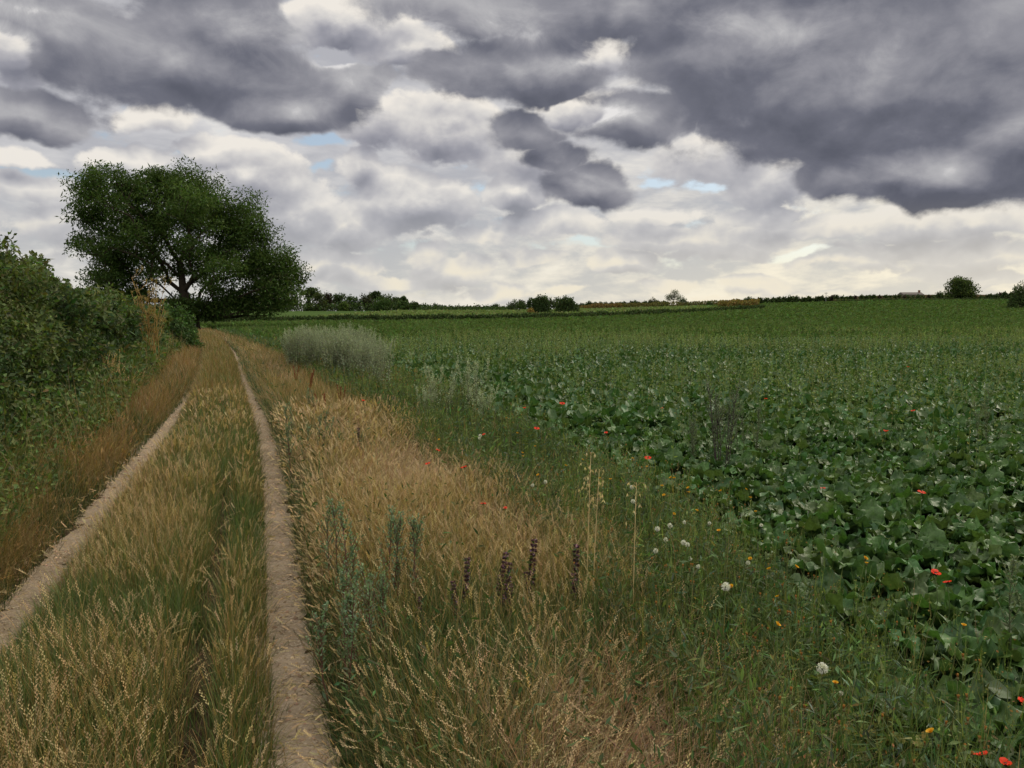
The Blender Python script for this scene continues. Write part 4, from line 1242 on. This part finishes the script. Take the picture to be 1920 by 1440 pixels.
def barn(name, label, px0, px1, py_top, D, py_eave, chim):
    c = along((px0 + px1) / 2, py_top, D); z0 = Hs(c[0], D)
    w = (px1 - px0) / F_PX * D; top = c[2] - z0; ev = along(px0, py_eave, D)[2] - z0
    o = thing(name, label, 'building', (c[0], D, z0))
    g = Geo(); dp = 3.2
    box(g, -w / 2 + .2, w / 2 - .2, -dp, dp, -.5, ev, (.20, .16, .125)); g.build('wall', M_WALL, o, smooth=False)
    g = Geo()
    V = A([-w / 2, -dp - .3, ev - .1], [w / 2, -dp - .3, ev - .1], [w / 2, 0, top], [-w / 2, 0, top], [-w / 2, dp + .3, ev - .1], [w / 2, dp + .3, ev - .1], [-w / 2, -dp - .3, ev - .28], [w / 2, -dp - .3, ev - .28], [-w / 2, dp + .3, ev - .28], [w / 2, dp + .3, ev - .28])
    g.add(V, [[0, 1, 2, 3], [3, 2, 5, 4], [6, 7, 1, 0], [8, 4, 5, 9]], [[0, 3, 4], [1, 5, 2]], A(.13, .115, .105))
    g.build('roof', M_WALL, o, smooth=False)
    if chim:
        g = Geo(); box(g, w / 2 - 1.5, w / 2 - .6, -.4, .4, top - .5, top + 1.1, (.22, .12, .08)); ch = g.build('chimney', M_WALL, o, smooth=False)
        g = Geo()
        for q in (-.25, 0, .3): box(g, -w * q - .45, -w * q + .45, -dp - .03, -dp + .01, ev - 1.5, ev - .5, (.03, .035, .04))
        g.build('window', M_WALL, o, smooth=False)
    else:
        g = Geo(); box(g, -w * .3, -w * .1, -dp - .03, -dp + .01, 0, ev - .6, (.06, .05, .045)); g.build('door', M_WALL, o, smooth=False)
    return o


barn('farmhouse', 'long low grey-roofed farmhouse above the conifer screen at right', 1688, 1727, 548, 430, 552, True)
barn('barn', 'low brown farm shed beside the lone leaning tree on the skyline', 1290, 1314, 568, 385, 570, False)


def pole(name, label, px, py_top, D, r, col, arm=True):
    c = along(px, py_top, D); z0 = Hs(c[0], D)
    o = thing(name, label, 'pole', (c[0], D, z0))
    h = c[2] - z0
    g = Geo(); v, q_, t_ = tube([A(0, 0, -.3), A(0, 0, h * .5), A(0, 0, h)], [r, r * .9, r * .75], 8); g.add(v, q_, t_, A(*col)); g.build('post', M_WALL, o)
    if arm:
        g = Geo(); box(g, -.75, .75, -.08, .08, h - .55, h - .40, col)
        for q in (-.6, 0, .6): box(g, q - .06, q + .06, -.06, .06, h - .40, h - .22, (.2, .2, .2))
        g.build('crossarm', M_WALL, o, smooth=False)
    else:
        g = Geo(); v, q_ = ball(A(0, 0, h + .05), r * 1.3); g.add(v, q_, None, A(*col)); g.build('cap', M_WALL, o)


pole('utility_pole', 'thin dark utility pole above the golden scrub on the skyline', 1384, 561, 330, .12, (.07, .06, .05))
pole('utility_pole', 'pale mast standing among the small trees of the right skyline', 1549, 548, 395, .16, (.32, .32, .30))
pole('white_pole', 'thin white pole in front of the middle clump of trees', 997, 565, 300, .13, (.7, .7, .68), False)


# ------------------------------------------------------------------ single wild plants
def leafy_stem(gs, gl, base, tip, r0, n, L, w, col, up=.7, taper=.6, spread=1.0, stemcol=(.10, .10, .05), bend=0.0, t0=.05):
    base, tip = A(*base), A(*tip)
    sdv = A(rnd.uniform(-1, 1), rnd.uniform(-1, 1), 0) * bend
    f = lambda t: base + (tip - base) * t + sdv * 4 * t * (1 - t)
    v, q, t_ = tube([f(t) for t in (0, .35, .7, 1)], [r0, r0 * .8, r0 * .55, r0 * .3], 4); gs.add(v, q, t_, A(*stemcol))
    t = R.uniform(t0, 1, n)
    c = np.array([f(k) for k in t])
    az = R.uniform(0, 6.28, n)
    d = np.stack([np.cos(az) * spread, np.sin(az) * spread, np.full(n, up) + R.normal(0, .25, n)], 1)
    k = (1 - taper * t)
    V, T, C = cards(c, d, rdir(n, .4) + A(0, 0, .8), L * k * R.uniform(.7, 1.2, n), w * k * R.uniform(.8, 1.2, n), jit(col, n, .07, .18), .15)
    gl.add(V, None, T, C)
    return f


SILVER = A(.265, .305, .205)


def mugwort(name, label, cat, h, stems, sidebr, leafn, col, spread=.25, stemcol=(.12, .09, .06), spike=True, lw=(.055, .014)):
    o = thing(name, label, cat)
    gs, gl = Geo(), Geo()
    for s in range(stems):
        a = rnd.uniform(0, 6.28); rr = rnd.uniform(.2, 1) * spread
        tip = A(cos(a) * rr, sin(a) * rr, h * rnd.uniform(.72, 1.0))
        b0 = A(cos(a) * .04, sin(a) * .04, -.02)
        f = leafy_stem(gs, gl, b0, tip, .0045, leafn, lw[0], lw[1], col, .55, .55, 1, stemcol, .03)
        for k in range(sidebr):
            t = rnd.uniform(.38, .95); p = f(t); aa = rnd.uniform(0, 6.28); ln = h * .26 * (1.1 - t) + .05
            e = p + A(cos(aa) * ln * .45, sin(aa) * ln * .45, ln)
            leafy_stem(gs, gl, p, e, .0022, 16, .022, .010, col * 1.15, .8, .3, .8, stemcol)
        if spike:
            m = 34; t = R.uniform(.80, 1.03, m)
            V, T, C = cards(np.array([f(k) for k in t]), rdir(m, .7), rdir(m), .017, .011, jit(col * 1.25, m, .05, .12)); gl.add(V, None, T, C)
    gs.build('stem', M_STEM, o); gl.build('foliage', M_LEAF, o)
    return o


g_far_mug = 'silver mugworts in the dense clump beside the far track'
protos = [mugwort('mugwort', 'silvery grey-green mugwort in the dense clump beside the far right rut', 'mugwort', 1.15, 15, 7, 56, SILVER * (1 if k else 1.1), .36, (.10, .10, .06), lw=(.085, .030)) for k in range(3)]
for k in range(44):
    t = k / 43
    px = 545 + 205 * t + rnd.uniform(-12, 12); py = 692 + 62 * t ** 1.2 + rnd.uniform(-16, 10)
    if k > 32: px, py = rnd.uniform(560, 700), rnd.uniform(668, 690)
    p = spot(px, py)
    first_or_dup(USED, protos[k % 3], (p[0], p[1], p[2]), rnd.uniform(0, 6.28), rnd.uniform(.92, 1.22) * (1.08 if px > 690 else 1), 'silvery grey-green mugwort in the dense clump beside the far right rut', g_far_mug)
big = mugwort('mugwort', 'tallest silvery mugwort at the near right end of the dense clump', 'mugwort', 1.25, 10, 6, 44, SILVER * 1.12, .30, (.10, .10, .06), lw=(.075, .024))
p = spot(722, 752); big.location = tuple(p)
FAT = A(.115, .155, .080)
for k, (px, pt, pb, lab) in enumerate([(828, 688, 800, 'pale tall mugwort left of the pair of spires at the field edge'), (884, 672, 800, 'pale spire-like mugwort, tallest of the three at the field edge'), (903, 730, 812, 'pale mugwort with drooping tips at the right of the three spires'), (800, 722, 800, 'short pale mugwort at the left foot of the three spires')]):
    b = spot(px, pb); hgt = along(px, pt, b[1])[2] - b[2]
    o = mugwort('mugwort', lab, 'mugwort', hgt * 1.1, 8, 10, 60, SILVER * 1.35, .26, (.12, .13, .07), lw=(.07, .02)); o.location = tuple(b)
for k, (px, pt, pb, st, lab) in enumerate([(1352, 700, 905, 9, 'dark-stemmed bushy goosefoot standing tall in the beet field'), (1300, 770, 890, 4, 'thinner goosefoot just left of the dark-stemmed bushy one'), (1400, 735, 880, 4, 'thin goosefoot just right of the dark-stemmed bushy one'), (1915, 990, 1290, 3, 'pale arching goosefoot at the right edge in front of the beets'), (1850, 720, 860, 3, 'narrow pale goosefoot among beets toward the right edge')]):
    b = spot(px, pb); hgt = along(px, pt, b[1])[2] - b[2]
    o = mugwort('goosefoot', lab, 'goosefoot', hgt, st, 10, 54, A(.105, .140, .080) if k < 3 else A(.15, .19, .10), .30 if k == 0 else .16, (.055, .038, .040) if k == 0 else (.10, .12, .06)); o.location = tuple(b)
# mugworts by the near right verge
for k, (px, pt, pb, st, lab) in enumerate([(614, 905, 1130, 2, 'single mugwort spire nearest the right rut, left of the near group'), (655, 950, 1200, 2, 'mugwort with blue-green tip between the left spire and the twin stems'), (722, 940, 1190, 3, 'tallest near mugwort with red stem in the golden grass'), (768, 960, 1180, 2, 'mugwort spire right of the red-stemmed one'), (690, 1050, 1290, 3, 'blue-green bushy mugwort below the tall red-stemmed one'), (640, 1110, 1330, 3, 'low mugwort at the very edge of the near right rut'), (740, 1080, 1250, 2, 'thin mugwort with reddish stem beside the purple horehounds'), (665, 1020, 1250, 2, 'slim mugwort in front of the blue-green tipped one'),
                                             (600, 770, 880, 3, 'green mugwort beside the rut in the middle of the right verge'), (552, 790, 900, 3, 'shorter green mugwort hugging the rut edge, left of the mid-verge one'), (540, 755, 850, 2, 'small mugwort farther along the rut edge'), (660, 800, 870, 2, 'low green weed tuft in the dry grass right of the mid-verge mugwort'), (580, 715, 800, 2, 'thin green mugwort among the rusty docks')]):
    b = spot(px, pb); hgt = along(px, pt, b[1])[2] - b[2]
    o = mugwort('mugwort', lab, 'mugwort', hgt, st, 9, 42, A(.155, .225, .125) * (1 if k < 8 else .9), .10 if k < 8 else .16, (.13, .065, .045), lw=(.050, .013)); o.location = tuple(b)


# rusty docks
def dock(label, h, px, pb):
    o = thing('dock_plant', label, 'dock', tuple(spot(px, pb)), 'rust red dock spikes in the right verge')
    gs, gl = Geo(), Geo()
    for s in range(3):
        leafy_stem(gs, gl, (0, 0, 0), (rnd.uniform(-.15, .15), rnd.uniform(-.1, .1), h * rnd.uniform(.7, 1)), .006, 150, .022, .018, A(.22, .055, .022), .4, .3, .7, (.17, .06, .03), .02, .3)
    gs.build('stem', M_STEM, o); gl.build('seed_head', M_LEAF, o)


for px, pt, pb, lab in ((555, 678, 735, 'rust red dock in front of the left end of the mugwort clump'), (580, 690, 748, 'short rusty dock just right of the first one'), (641, 712, 775, 'bright red dock spike at the foot of the mugwort clump'), (612, 735, 790, 'rusty dock in the golden grass below the mugwort clump'), (690, 770, 800, 'low reddish dock nearest the dry lodged straw')):
    b = spot(px, pb); dock(lab, max(.35, along(px, pt, b[1])[2] - b[2]), px, pb)


# ------------------------------------------------------------------ poppies
RED = A(.80, .055, .022)


def poppy(nopen):
    o = thing('poppy', 'poppy', 'poppy')
    g = Geo()
    h = .46
    p = [A(0, 0, 0), A(.02, .01, h * .4), A(.0, .03, h * .75), A(.02, .02, h)]
    v, q, t = tube(p, [.0028, .0025, .0022, .002], 5); g.add(v, q, t, A(.07, .11, .035))
    m = 9; tt = R.uniform(.02, .5, m)
    V, T, C = cards(np.array([p[0] + (p[3] - p[0]) * k for k in tt]), rdir(m, .2), rdir(m, 1), .09, .02, A(.06, .10, .03)); g.add(V, None, T, C)
    g.build('stem', M_STEM, o)
    g = Geo()
    ta, tb_ = rnd.uniform(-.5, .5), rnd.uniform(-.5, .5)
    for k in range(4):
        a0 = k * pi / 2 + (.3 if k % 2 else 0); R_ = .031 if k % 2 else .028
        u = np.linspace(-1, 1, 9); t = np.linspace(.06, 1, 6)
        ang = a0 + u[None] * .95
        open_ = nopen + (.12 if k % 2 else 0)
        th = open_ * (t[:, None] ** .8) + 0 * ang
        rad = R_ * t[:, None] * (1 - .16 * u[None] ** 2) * (1 + .05 * np.sin(u[None] * 9 + k))
        rr = rad * np.sin(th * .9 + .18); zz = rad * np.cos(th) * .9 + .004 * np.sin(u[None] * 11 + k * 2) * t[:, None] + .003 * (k % 2)
        V = np.stack([rr * np.cos(ang) + p[3][0], rr * np.sin(ang) + p[3][1], zz + h], -1)
        i = (np.arange(5)[:, None] * 9 + np.arange(8)[None]).ravel()
        cc = RED * (1 - .75 * (t < .12)[:, None, None]) * np.ones((6, 9, 1))
        g.add(tilt_about(V.reshape(-1, 3), p[3], ta, tb_), np.stack([i, i + 1, i + 10, i + 9], 1), None, cc.reshape(-1, 3))
    g.build('petals', M_PETAL, o)
    g = Geo(); v, q = ball(A(p[3][0], p[3][1], h + .009), .007, 1.2); g.add(v, q, None, A(.02, .025, .015))
    g.build('seed_pod', M_STEM, o)
    return o


PP = [poppy(x) for x in (.95, .62, 1.2, .8, 1.05)]
for k, (px, py, s, lab) in enumerate([
        (1213, 860, 1, 'red poppy between the dark-stemmed goosefoot and the straw oat stalks'), (1666, 810, 1, 'red poppy alone over the beets, higher of the right-hand pair'), (1738, 922, 1.0, 'wide open red poppy above near beet leaves, right of centre field'),
        (1755, 1070, 1.0, 'large red poppy over the near beets, left of a smaller darker one'), (1791, 1094, .8, 'smaller deep red poppy close to the right of the large one'), (1838, 1415, .75, 'red poppy bud-shaped flower in the bottom right corner weeds'), (1908, 1432, .8, 'red poppy cut by the bottom right corner of the weeds'),
        (1548, 915, .7, 'small red poppy over bare soil among the beets'), (1434, 748, 1, 'far poppy just right of the dark-stemmed goosefoot tips'), (1712, 770, .9, 'small far poppy high in the beet rows on the right'), (1060, 757, 1.2, 'tall double-looking poppy in the mid field right of the pale spires'), (988, 766, 1, 'poppy left of the tall one in the mid field'), (1008, 803, 1, 'poppy below the mid-field pair'),
        (1141, 812, .9, 'small poppy in beets left of the dark-stemmed goosefoot'), (875, 876, 1, 'bright poppy at the edge between dry grass and green weeds'), (828, 843, .9, 'poppy just below the two white fluffy heads'), (678, 752, 1.0, 'flat red poppy at the foot of the mugwort clump'), (910, 943, .8, 'half closed poppy in the dry grass edge'), (952, 953, .7, 'narrow poppy right of the half closed one by the dry grass'),
        (807, 868, .8, 'faded poppy low in the dry lodged straw'), (903, 815, .8, 'poppy beside the seed heads below the pale spires'), (1910, 1305, .8, 'red poppy at the right frame edge below the pale arching goosefoot'), (1238, 765, .7, 'tiny faded poppy in the distant middle rows'), (1700, 688, 1, 'tiny far poppy in the hazy weed veil on the right')]):
    b = spot(px, py, .47 * s)
    first_or_dup(USED, PP[k % 5], tuple(b), rnd.uniform(0, 6.28), s, lab, 'red poppies', (rnd.uniform(-.05, .05), rnd.uniform(-.05, .05)))


# ------------------------------------------------------------------ yellow, brown and white heads of the margin
def composite(kind):
    o = thing('hawkbit', 'x', 'wildflower')
    gs, gl, gf = Geo(), Geo(), Geo()
    h = .44
    heads = [A(.03, .01, h)]
    leafy_stem(gs, gs, (0, 0, 0), heads[0], .0024, 7, .10, .014, A(.055, .095, .03), .5, .5, 1, (.09, .13, .04), .02)
    if kind == 'spent':
        for k in range(rnd.randint(1, 3)):
            e = A(rnd.uniform(-.15, .15), rnd.uniform(-.12, .12), h * rnd.uniform(.66, 1.02)); heads.append(e)
            v, q, t = tube([A(.015, .005, h * .55), e * A(.7, .7, .85), e], .0016, 4); gs.add(v, q, t, A(.09, .12, .04))
    for e in heads:
        v, q = ball(e - A(0, 0, .004), .0060 if kind != 'spent' else .0042, 1.4, 7, 4); gs.add(v, q, None, A(.08, .10, .03) if kind != 'spent' else A(.12, .11, .04))
        if kind == 'flower':
            ta, tb_ = rnd.uniform(-.7, .7), rnd.uniform(-.7, .7)
            for ring, (n, L, tl) in enumerate(((16, .0135, .65), (12, .010, 1.15))):
                az = np.arange(n) * 2 * pi / n + ring * .2
                V, q, C, P, dh = strands(np.repeat(e[None], n, 0), az, L, .0055, 1.4 - tl, .3, A(.62, .30, .02), A(.72, .40, .025), 2, .6); gf.add(tilt_about(V, e, ta, tb_), q, None, C)
        elif kind == 'spent':
            n = 14; V, q, C, P, dh = strands(np.repeat(e[None], n, 0), R.uniform(0, 6.28, n), .012, .0045, R.uniform(0, .55, n), -.2, A(.26, .12, .045), A(.46, .23, .075), 2, .5); gf = Geo(); gf.add(V, q, None, C); gf.build('seed_head', M_PETAL, o)
        else:
            n = 90; d = rdir(n)
            V, T, C = cards(np.repeat(e[None], n, 0) + d * .003, d, rdir(n), .0135, .0026, jit(A(.70, .70, .66), n, .01, .05)); gf.add(V, None, T, C)
            t2 = unit(rdir(n)); V, T, C = cards(e + t2 * .0125, rdir(n), t2, .0045, .004, A(.78, .78, .74)); gf.add(V, None, T, C)
    gs.build('stem', M_STEM, o)
    if kind != 'spent': gf.build('petals' if kind == 'flower' else 'seed_head', M_PETAL if kind != 'clock' else M_FLUFF, o)
    return o


FL = [composite('flower') for _ in range(5)]; SP = [composite('spent') for _ in range(4)]; CK = [composite('clock') for _ in range(2)]
yl = [(1604, 1058), (1645, 1055), (1460, 1113), (1471, 1205), (1780, 1160), (1757, 1410), (1883, 1413), (1392, 1105), (1270, 902), (1245, 928), (1467, 1076), (1422, 938), (1408, 950), (1256, 955), (1292, 957), (1195, 866), (1187, 872), (1262, 898), (1281, 915), (1218, 882), (1236, 933), (1330, 1005), (1425, 1040), (1452, 1080), (1560, 1255), (1296, 950), (950, 792), (968, 818), (815, 822), (975, 850), (1015, 905), (990, 862), (1060, 880), (1095, 870), (1010, 842), (1130, 900), (1303, 930), (1395, 912), (1350, 935), (1160, 915)]
for k, (px, py) in enumerate(yl):
    b = spot(px + rnd.uniform(-2, 2), py, .44)
    first_or_dup(USED, FL[k % 5], tuple(b), rnd.uniform(0, 6.28), rnd.uniform(.9, 1.12), 'small orange-yellow hawkbit flower on a thin stem in the weedy field margin', 'yellow hawkbit flowers in the field margin', (rnd.uniform(-.06, .06), rnd.uniform(-.06, .06)))
k = 0
while k < 66:
    if k < 46: px, py = rnd.uniform(940, 1560), rnd.uniform(860, 1200)
    else: px, py = rnd.uniform(1420, 1900), rnd.uniform(1030, 1430)
    if px < 900 + (py - 850) * .75 or (px > 1330 + (py - 900) * 1.4): continue
    b = spot(px, py, .43)
    first_or_dup(USED, SP[k % 4], tuple(b), rnd.uniform(0, 6.28), rnd.uniform(.85, 1.12), 'dried orange-brown seed heads on a thin branching stem in the weedy margin', 'spent brown seed heads in the field margin', (rnd.uniform(-.15, .15), rnd.uniform(-.15, .15)))
    k += 1
wl = [(822, 813, 2.0, 'large white fluffy seed head, lower of the pair by the pale spires'), (806, 799, 1.8, 'white fluffy seed head, upper of the pair by the pale spires'), (1352, 1094, 1.25, 'round white seed clock standing clear in the mid margin weeds'), (1539, 1262, 1.2, 'round white seed clock low in the dark weeds near the corner'),
      (1240, 990, 1, None), (1266, 985, 1, None), (1270, 1017, 1, None), (1258, 1012, .9, None), (1282, 1019, .9, None), (1188, 912, 1, 'small white seed head just right of the straw oat stalks'), (1196, 941, 1, None), (902, 818, 1.1, None), (893, 822, 1.0, None), (1238, 1035, .9, None), (1318, 1062, .8, None), (1410, 1058, .8, None), (1006, 910, .9, None), (1026, 905, .9, None), (1338, 982, .8, None), (1276, 980, .8, None), (1300, 1050, .8, None), (1570, 1296, .6, None), (1420, 985, .8, None)]
for k, (px, py, s, lab) in enumerate(wl):
    b = spot(px, py, .44 * min(s, 1.5))
    o = first_or_dup(USED, CK[k % 2], tuple(b), rnd.uniform(0, 6.28), min(s, 1.5), lab or 'small white downy seed head among the yellow and brown heads of the margin', 'white seed clocks')
    o.name = 'seed_clock'


# ------------------------------------------------------------------ purple horehound
def horehound():
    o = thing('horehound', 'x', 'horehound')
    gs, gl, gf = Geo(), Geo(), Geo()
    h = .55
    f = leafy_stem(gs, gl, (0, 0, 0), (rnd.uniform(-.08, .08), rnd.uniform(-.08, .08), h), .0035, 26, .060, .040, A(.075, .118, .034), .25, .45, 1, (.08, .05, .05), .015)
    for j, t in enumerate(np.linspace(.45, 1.0, 11)):
        n = 22; c = f(t)
        az = R.uniform(0, 6.28, n); d = np.stack([np.cos(az), np.sin(az), R.uniform(-.1, .9, n)], 1)
        V, T, C = cards(c + unit(d) * .004, d, rdir(n, .5), .027 * (1.15 - .35 * t), .014, jit(A(.085, .045, .055), n, .1, .35)); gf.add(V, None, T, C)
        n = 5; V, T, C = cards(c + unit(rdir(n, .3)) * .012, rdir(n, .3), rdir(n, .6), .018, .010, jit(A(.34, .19, .30), n)); gf.add(V, None, T, C)
    gs.build('stem', M_STEM, o); gl.build('leaves', M_LEAF, o); gf.build('flower_spike', M_LEAF, o)
    return o


HH = [horehound() for _ in range(5)]
for k, (px, pt, pb, s, lab) in enumerate([(857, 1048, 1195, 1, 'purple horehound spike at the left end of its group'), (918, 1035, 1190, 1, 'bushy purple horehound second from the left of the group'), (930, 1062, 1205, 1, 'purple horehound just in front of the bushy second one'), (997, 1015, 1180, 1, 'tall purple horehound spike in the middle, left of the straw oat stalks'), (1067, 1018, 1180, 1, 'tall purple horehound closest to the straw oat stalks'), (875, 1085, 1215, 1, 'short purple horehound in front of the left end one'), (950, 1090, 1200, 1, 'short purple horehound between the bushy and the tall ones'), (805, 1118, 1220, 1, 'small dull horehound apart on the left by the mugworts'), (1012, 1075, 1190, 1, 'short purple horehound at the foot of the tall middle spike'), (1080, 1080, 1190, 1, 'short purple horehound at the foot of the spike by the oats'), (676, 803, 870, .8, 'distant pinkish horehound in the dry mid verge')]):
    b = spot(px, pb); hgt = along(px, pt, b[1])[2] - b[2]
    first_or_dup(USED, HH[k % 5], tuple(b), rnd.uniform(0, 6.28), hgt / .56, lab, 'purple horehounds in the right verge', (rnd.uniform(-.14, .14), rnd.uniform(-.18, .18)))


# ------------------------------------------------------------------ straw-coloured oat stalks
def oat(label, px, pt, pb, dx, n):
    b = spot(px, pb); hgt = along(px, pt, b[1])[2] - b[2]
    o = thing('oat_stalk', label, 'oat stalk', tuple(b), 'pale straw oat stalks')
    gs, gf = Geo(), Geo()
    f = lambda t: A(dx * t, .02 * sin(t * 3), hgt * t)
    v, q, t_ = tube([f(t) for t in (0, .25, .5, .75, 1)], [.0026, .0025, .0023, .0018, .0010], 6); gs.add(v, q, t_, A(.56, .42, .20))
    for k in range(n):
        t = rnd.uniform(.74, 1.0); p = f(t); a = rnd.uniform(0, 6.28); ln = rnd.uniform(.03, .08) * (1.6 - t)
        e = p + A(cos(a) * ln, sin(a) * ln, ln * .35)
        v, q, t_ = tube([p, (p + e) / 2 + A(0, 0, .012), e], .0008, 3); gf.add(v, q, t_, A(.5, .38, .18))
        V, T, C = cards(np.repeat(e[None], 3, 0), A([.3, .1, -1], [-.3, .1, -1], [0, -.3, -1]) + R.normal(0, .2, (3, 3)), rdir(3), R.uniform(.018, .026, 3), .006, jit(A(.66, .54, .30), 3, .04, .1)); gf.add(V, None, T, C)
    gs.build('stem', M_STEM, o); gf.build('seed_head', M_GRASS, o)


oat('pale straw oat stalk, tallest, left of the close pair', 1098, 848, 1185, .02, 19)
oat('pale straw oat stalk, right one of the close pair', 1108, 880, 1190, .035, 14)
oat('thin straw oat stalk standing alone right of the close pair', 1186, 905, 1225, .008, 9)

# ------------------------------------------------------------------ low yellowing leaves by the bottom edge
def yellow_leaf_plant(px, py, s, lab):
    o = thing('yellowing_herb', lab, 'herb', tuple(spot(px, py, .12)), 'yellowing low herbs in the corner')
    gs, gl = Geo(), Geo()
    for k in range(8):
        a = rnd.uniform(0, 6.28); e = A(cos(a) * rnd.uniform(.02, .10) * s, sin(a) * rnd.uniform(.02, .10) * s, rnd.uniform(.10, .19))
        v, q, t_ = tube([A(0, 0, 0), e * A(.4, .4, .6), e], .0015, 4); gs.add(v, q, t_, A(.10, .13, .03))
        m = 8; az = a + np.linspace(-2.2, 2.2, m)
        d = np.stack([np.cos(az), np.sin(az), R.normal(.1, .15, m)], 1)
        V, T, C = cards(np.repeat(e[None], m, 0), d, A(0, 0, 1) + R.normal(0, .2, (m, 3)), .034 * s * R.uniform(.7, 1.2, m), .022 * s, jit(pick(m, [(3, A(.17, .19, .035)), (2, A(.11, .16, .03)), (1, A(.24, .20, .05))]), m, .06, .12), .1); gl.add(V, None, T, C)
    gs.build('stem', M_STEM, o); gl.build('leaves', M_LEAF, o)


for px, py, s, lab in ((1562, 1338, 1.1, 'yellow-green lobed herb in the dark weeds, highest of the corner herbs'), (1645, 1385, 1.1, 'yellow-green lobed herb right of the highest one, above the straw'), (1582, 1403, .9, 'small yellow-green herb in the straw edge, leftmost of the corner herbs'), (1700, 1400, 1.1, 'yellowing herb with mottled leaves near the bottom edge'), (1708, 1430, .9, 'yellowing herb touching the bottom edge of the view'), (1618, 1408, .7, 'tiny yellow herb between the leftmost and the mottled one'), (1535, 1312, .8, 'dull yellow herb just left of the highest corner herb')):
    yellow_leaf_plant(px, py, s, lab)


# ------------------------------------------------------------------ dry plants by the hedge
def dry_umbel():
    D = 20.5
    b = along(288, 700, D); b[2] = Hs(b[0], D)
    o = thing('dry_parsnip', 'tall dead golden cow parsnip with branching stems in front of the hedge', 'dead plant', tuple(b))
    gs, gf = Geo(), Geo()
    hgt = along(280, 505, D)[2] - b[2]
    for s in range(9):
        main = s < 4
        top = A(rnd.uniform(-.50, .42), rnd.uniform(-.3, .3), hgt * (rnd.uniform(.82, 1.0) if main else rnd.uniform(.5, .85)))
        st = A(rnd.uniform(-.16, .16), rnd.uniform(-.12, .12), 0)
        f = lambda t, st=st, top=top: st + (top - st) * A(t ** 1.6, t ** 1.6, t)
        v, q, t_ = tube([f(t) for t in np.linspace(0, 1, 7)], np.linspace(.013, .004, 7), 6); gs.add(v, q, t_, A(.36, .23, .075))
        for k in range(9):
            t = rnd.uniform(.32, 1); p = f(t); a = rnd.uniform(0, 6.28); ln = rnd.uniform(.12, .34)
            e = p + A(cos(a) * ln * .8, sin(a) * ln * .8, ln * .75)
            v, q, t_ = tube([p, (p + e) / 2 + A(0, 0, -.02), e], [.005, .004, .003], 4); gf.add(v, q, t_, A(.36, .22, .07))
            n = 12; az = R.uniform(0, 6.28, n)
            V, q, C, P, dh = strands(np.repeat(e[None], n, 0), az, R.uniform(.05, .12, n), .006, R.uniform(.2, 1.1, n), -.3, A(.33, .22, .07), A(.30, .24, .075), 2, .6); gf.add(V, q, None, C)
            for pp in P[-1][::2]:
                V, T, C = cards(np.repeat(pp[None], 3, 0), rdir(3, .3), rdir(3), .022, .016, jit(A(.30, .22, .07), 3, .08, .2)); gf.add(V, None, T, C)
    gs.build('stem', M_STEM, o); gf.build('seed_head', M_GRASS, o)


dry_umbel()


def straw_tuft(label, px, pt, pb, n, lean, colr, name='grass_tuft'):
    b = spot(px, pb); hgt = along(px, pt, b[1])[2] - b[2]
    o = thing(name, label, 'grass tuft', tuple(b), 'pale grass tufts by the hedge')
    g = Geo()
    pos = np.stack([R.normal(0, .14, n), R.normal(0, .14, n), np.full(n, -.02)], 1)
    V, q, C, P, dh = strands(pos, R.uniform(0, 6.28, n), hgt * R.uniform(.6, 1.1, n), .008, R.uniform(0, .25, n), R.uniform(.1, lean, n), jit(colr * .8, n), jit(colr, n), 4); g.add(V, q, None, C)
    for j in range(7):
        t = j / 7
        V, T, C = cards(P[-2] + (P[-1] - P[-2]) * t, unit(P[-1] - P[-2]) + rdir(n) * .5, rdir(n), .035, .012, jit(colr * 1.05, n)); g.add(V, None, T, C)
    g.build('blades', M_GRASS, o)


straw_tuft('pale straw grass tuft standing at the hedge foot left of the dead parsnip', 200, 660, 752, 90, .5, A(.50, .37, .19))
straw_tuft('smaller straw grass tuft just right of the main pale one', 226, 690, 760, 40, .7, A(.45, .32, .16))
straw_tuft('greyish tall grass tuft on the bank where the hedge ends', 325, 632, 668, 70, .5, A(.26, .23, .11))
straw_tuft('pale dry grass tuft between the dead parsnip and the track', 365, 615, 650, 60, .5, A(.30, .24, .12))


def yellow_sprig(label, px, py, D, s):
    b = along(px, py, D)
    z0 = Hs(b[0], D)
    o = thing('bryony_vine', label, 'climbing plant', (b[0], D, z0), 'yellowing climbers on the hedge face')
    gs, gl = Geo(), Geo()
    h = b[2] - z0
    pts = [A(.25, -.1, 0), A(.15, .05, h * .4), A(.05, -.02, h * .75), A(0, 0, h + .12)]
    v, q, t_ = tube(pts, [.006, .005, .004, .003], 5); gs.add(v, q, t_, A(.12, .12, .04))
    m = int(46 * s)
    c = A(0, 0, h) + R.normal(0, 1, (m, 3)) * A(.10, .07, .16) * s
    V, T, C = cards(c, rdir(m, -.2), rdir(m, .3) + A(.5, -.9, .3), .06, .05, jit(pick(m, [(3, A(.28, .30, .05)), (1, A(.16, .22, .04))]), m, .06, .15), .1); gl.add(V, None, T, C)
    gs.build('stem', M_STEM, o); gl.build('leaves', M_LEAF, o)


yellow_sprig('bright yellow-green climber leaves low on the near hedge face', 126, 742, 10.6, 1.0)
yellow_sprig('small yellow-green climber sprig higher on the hedge face', 130, 668, 13.2, .45)
yellow_sprig('faint yellow-green climber leaves below the bright sprig', 138, 790, 10.2, .35)
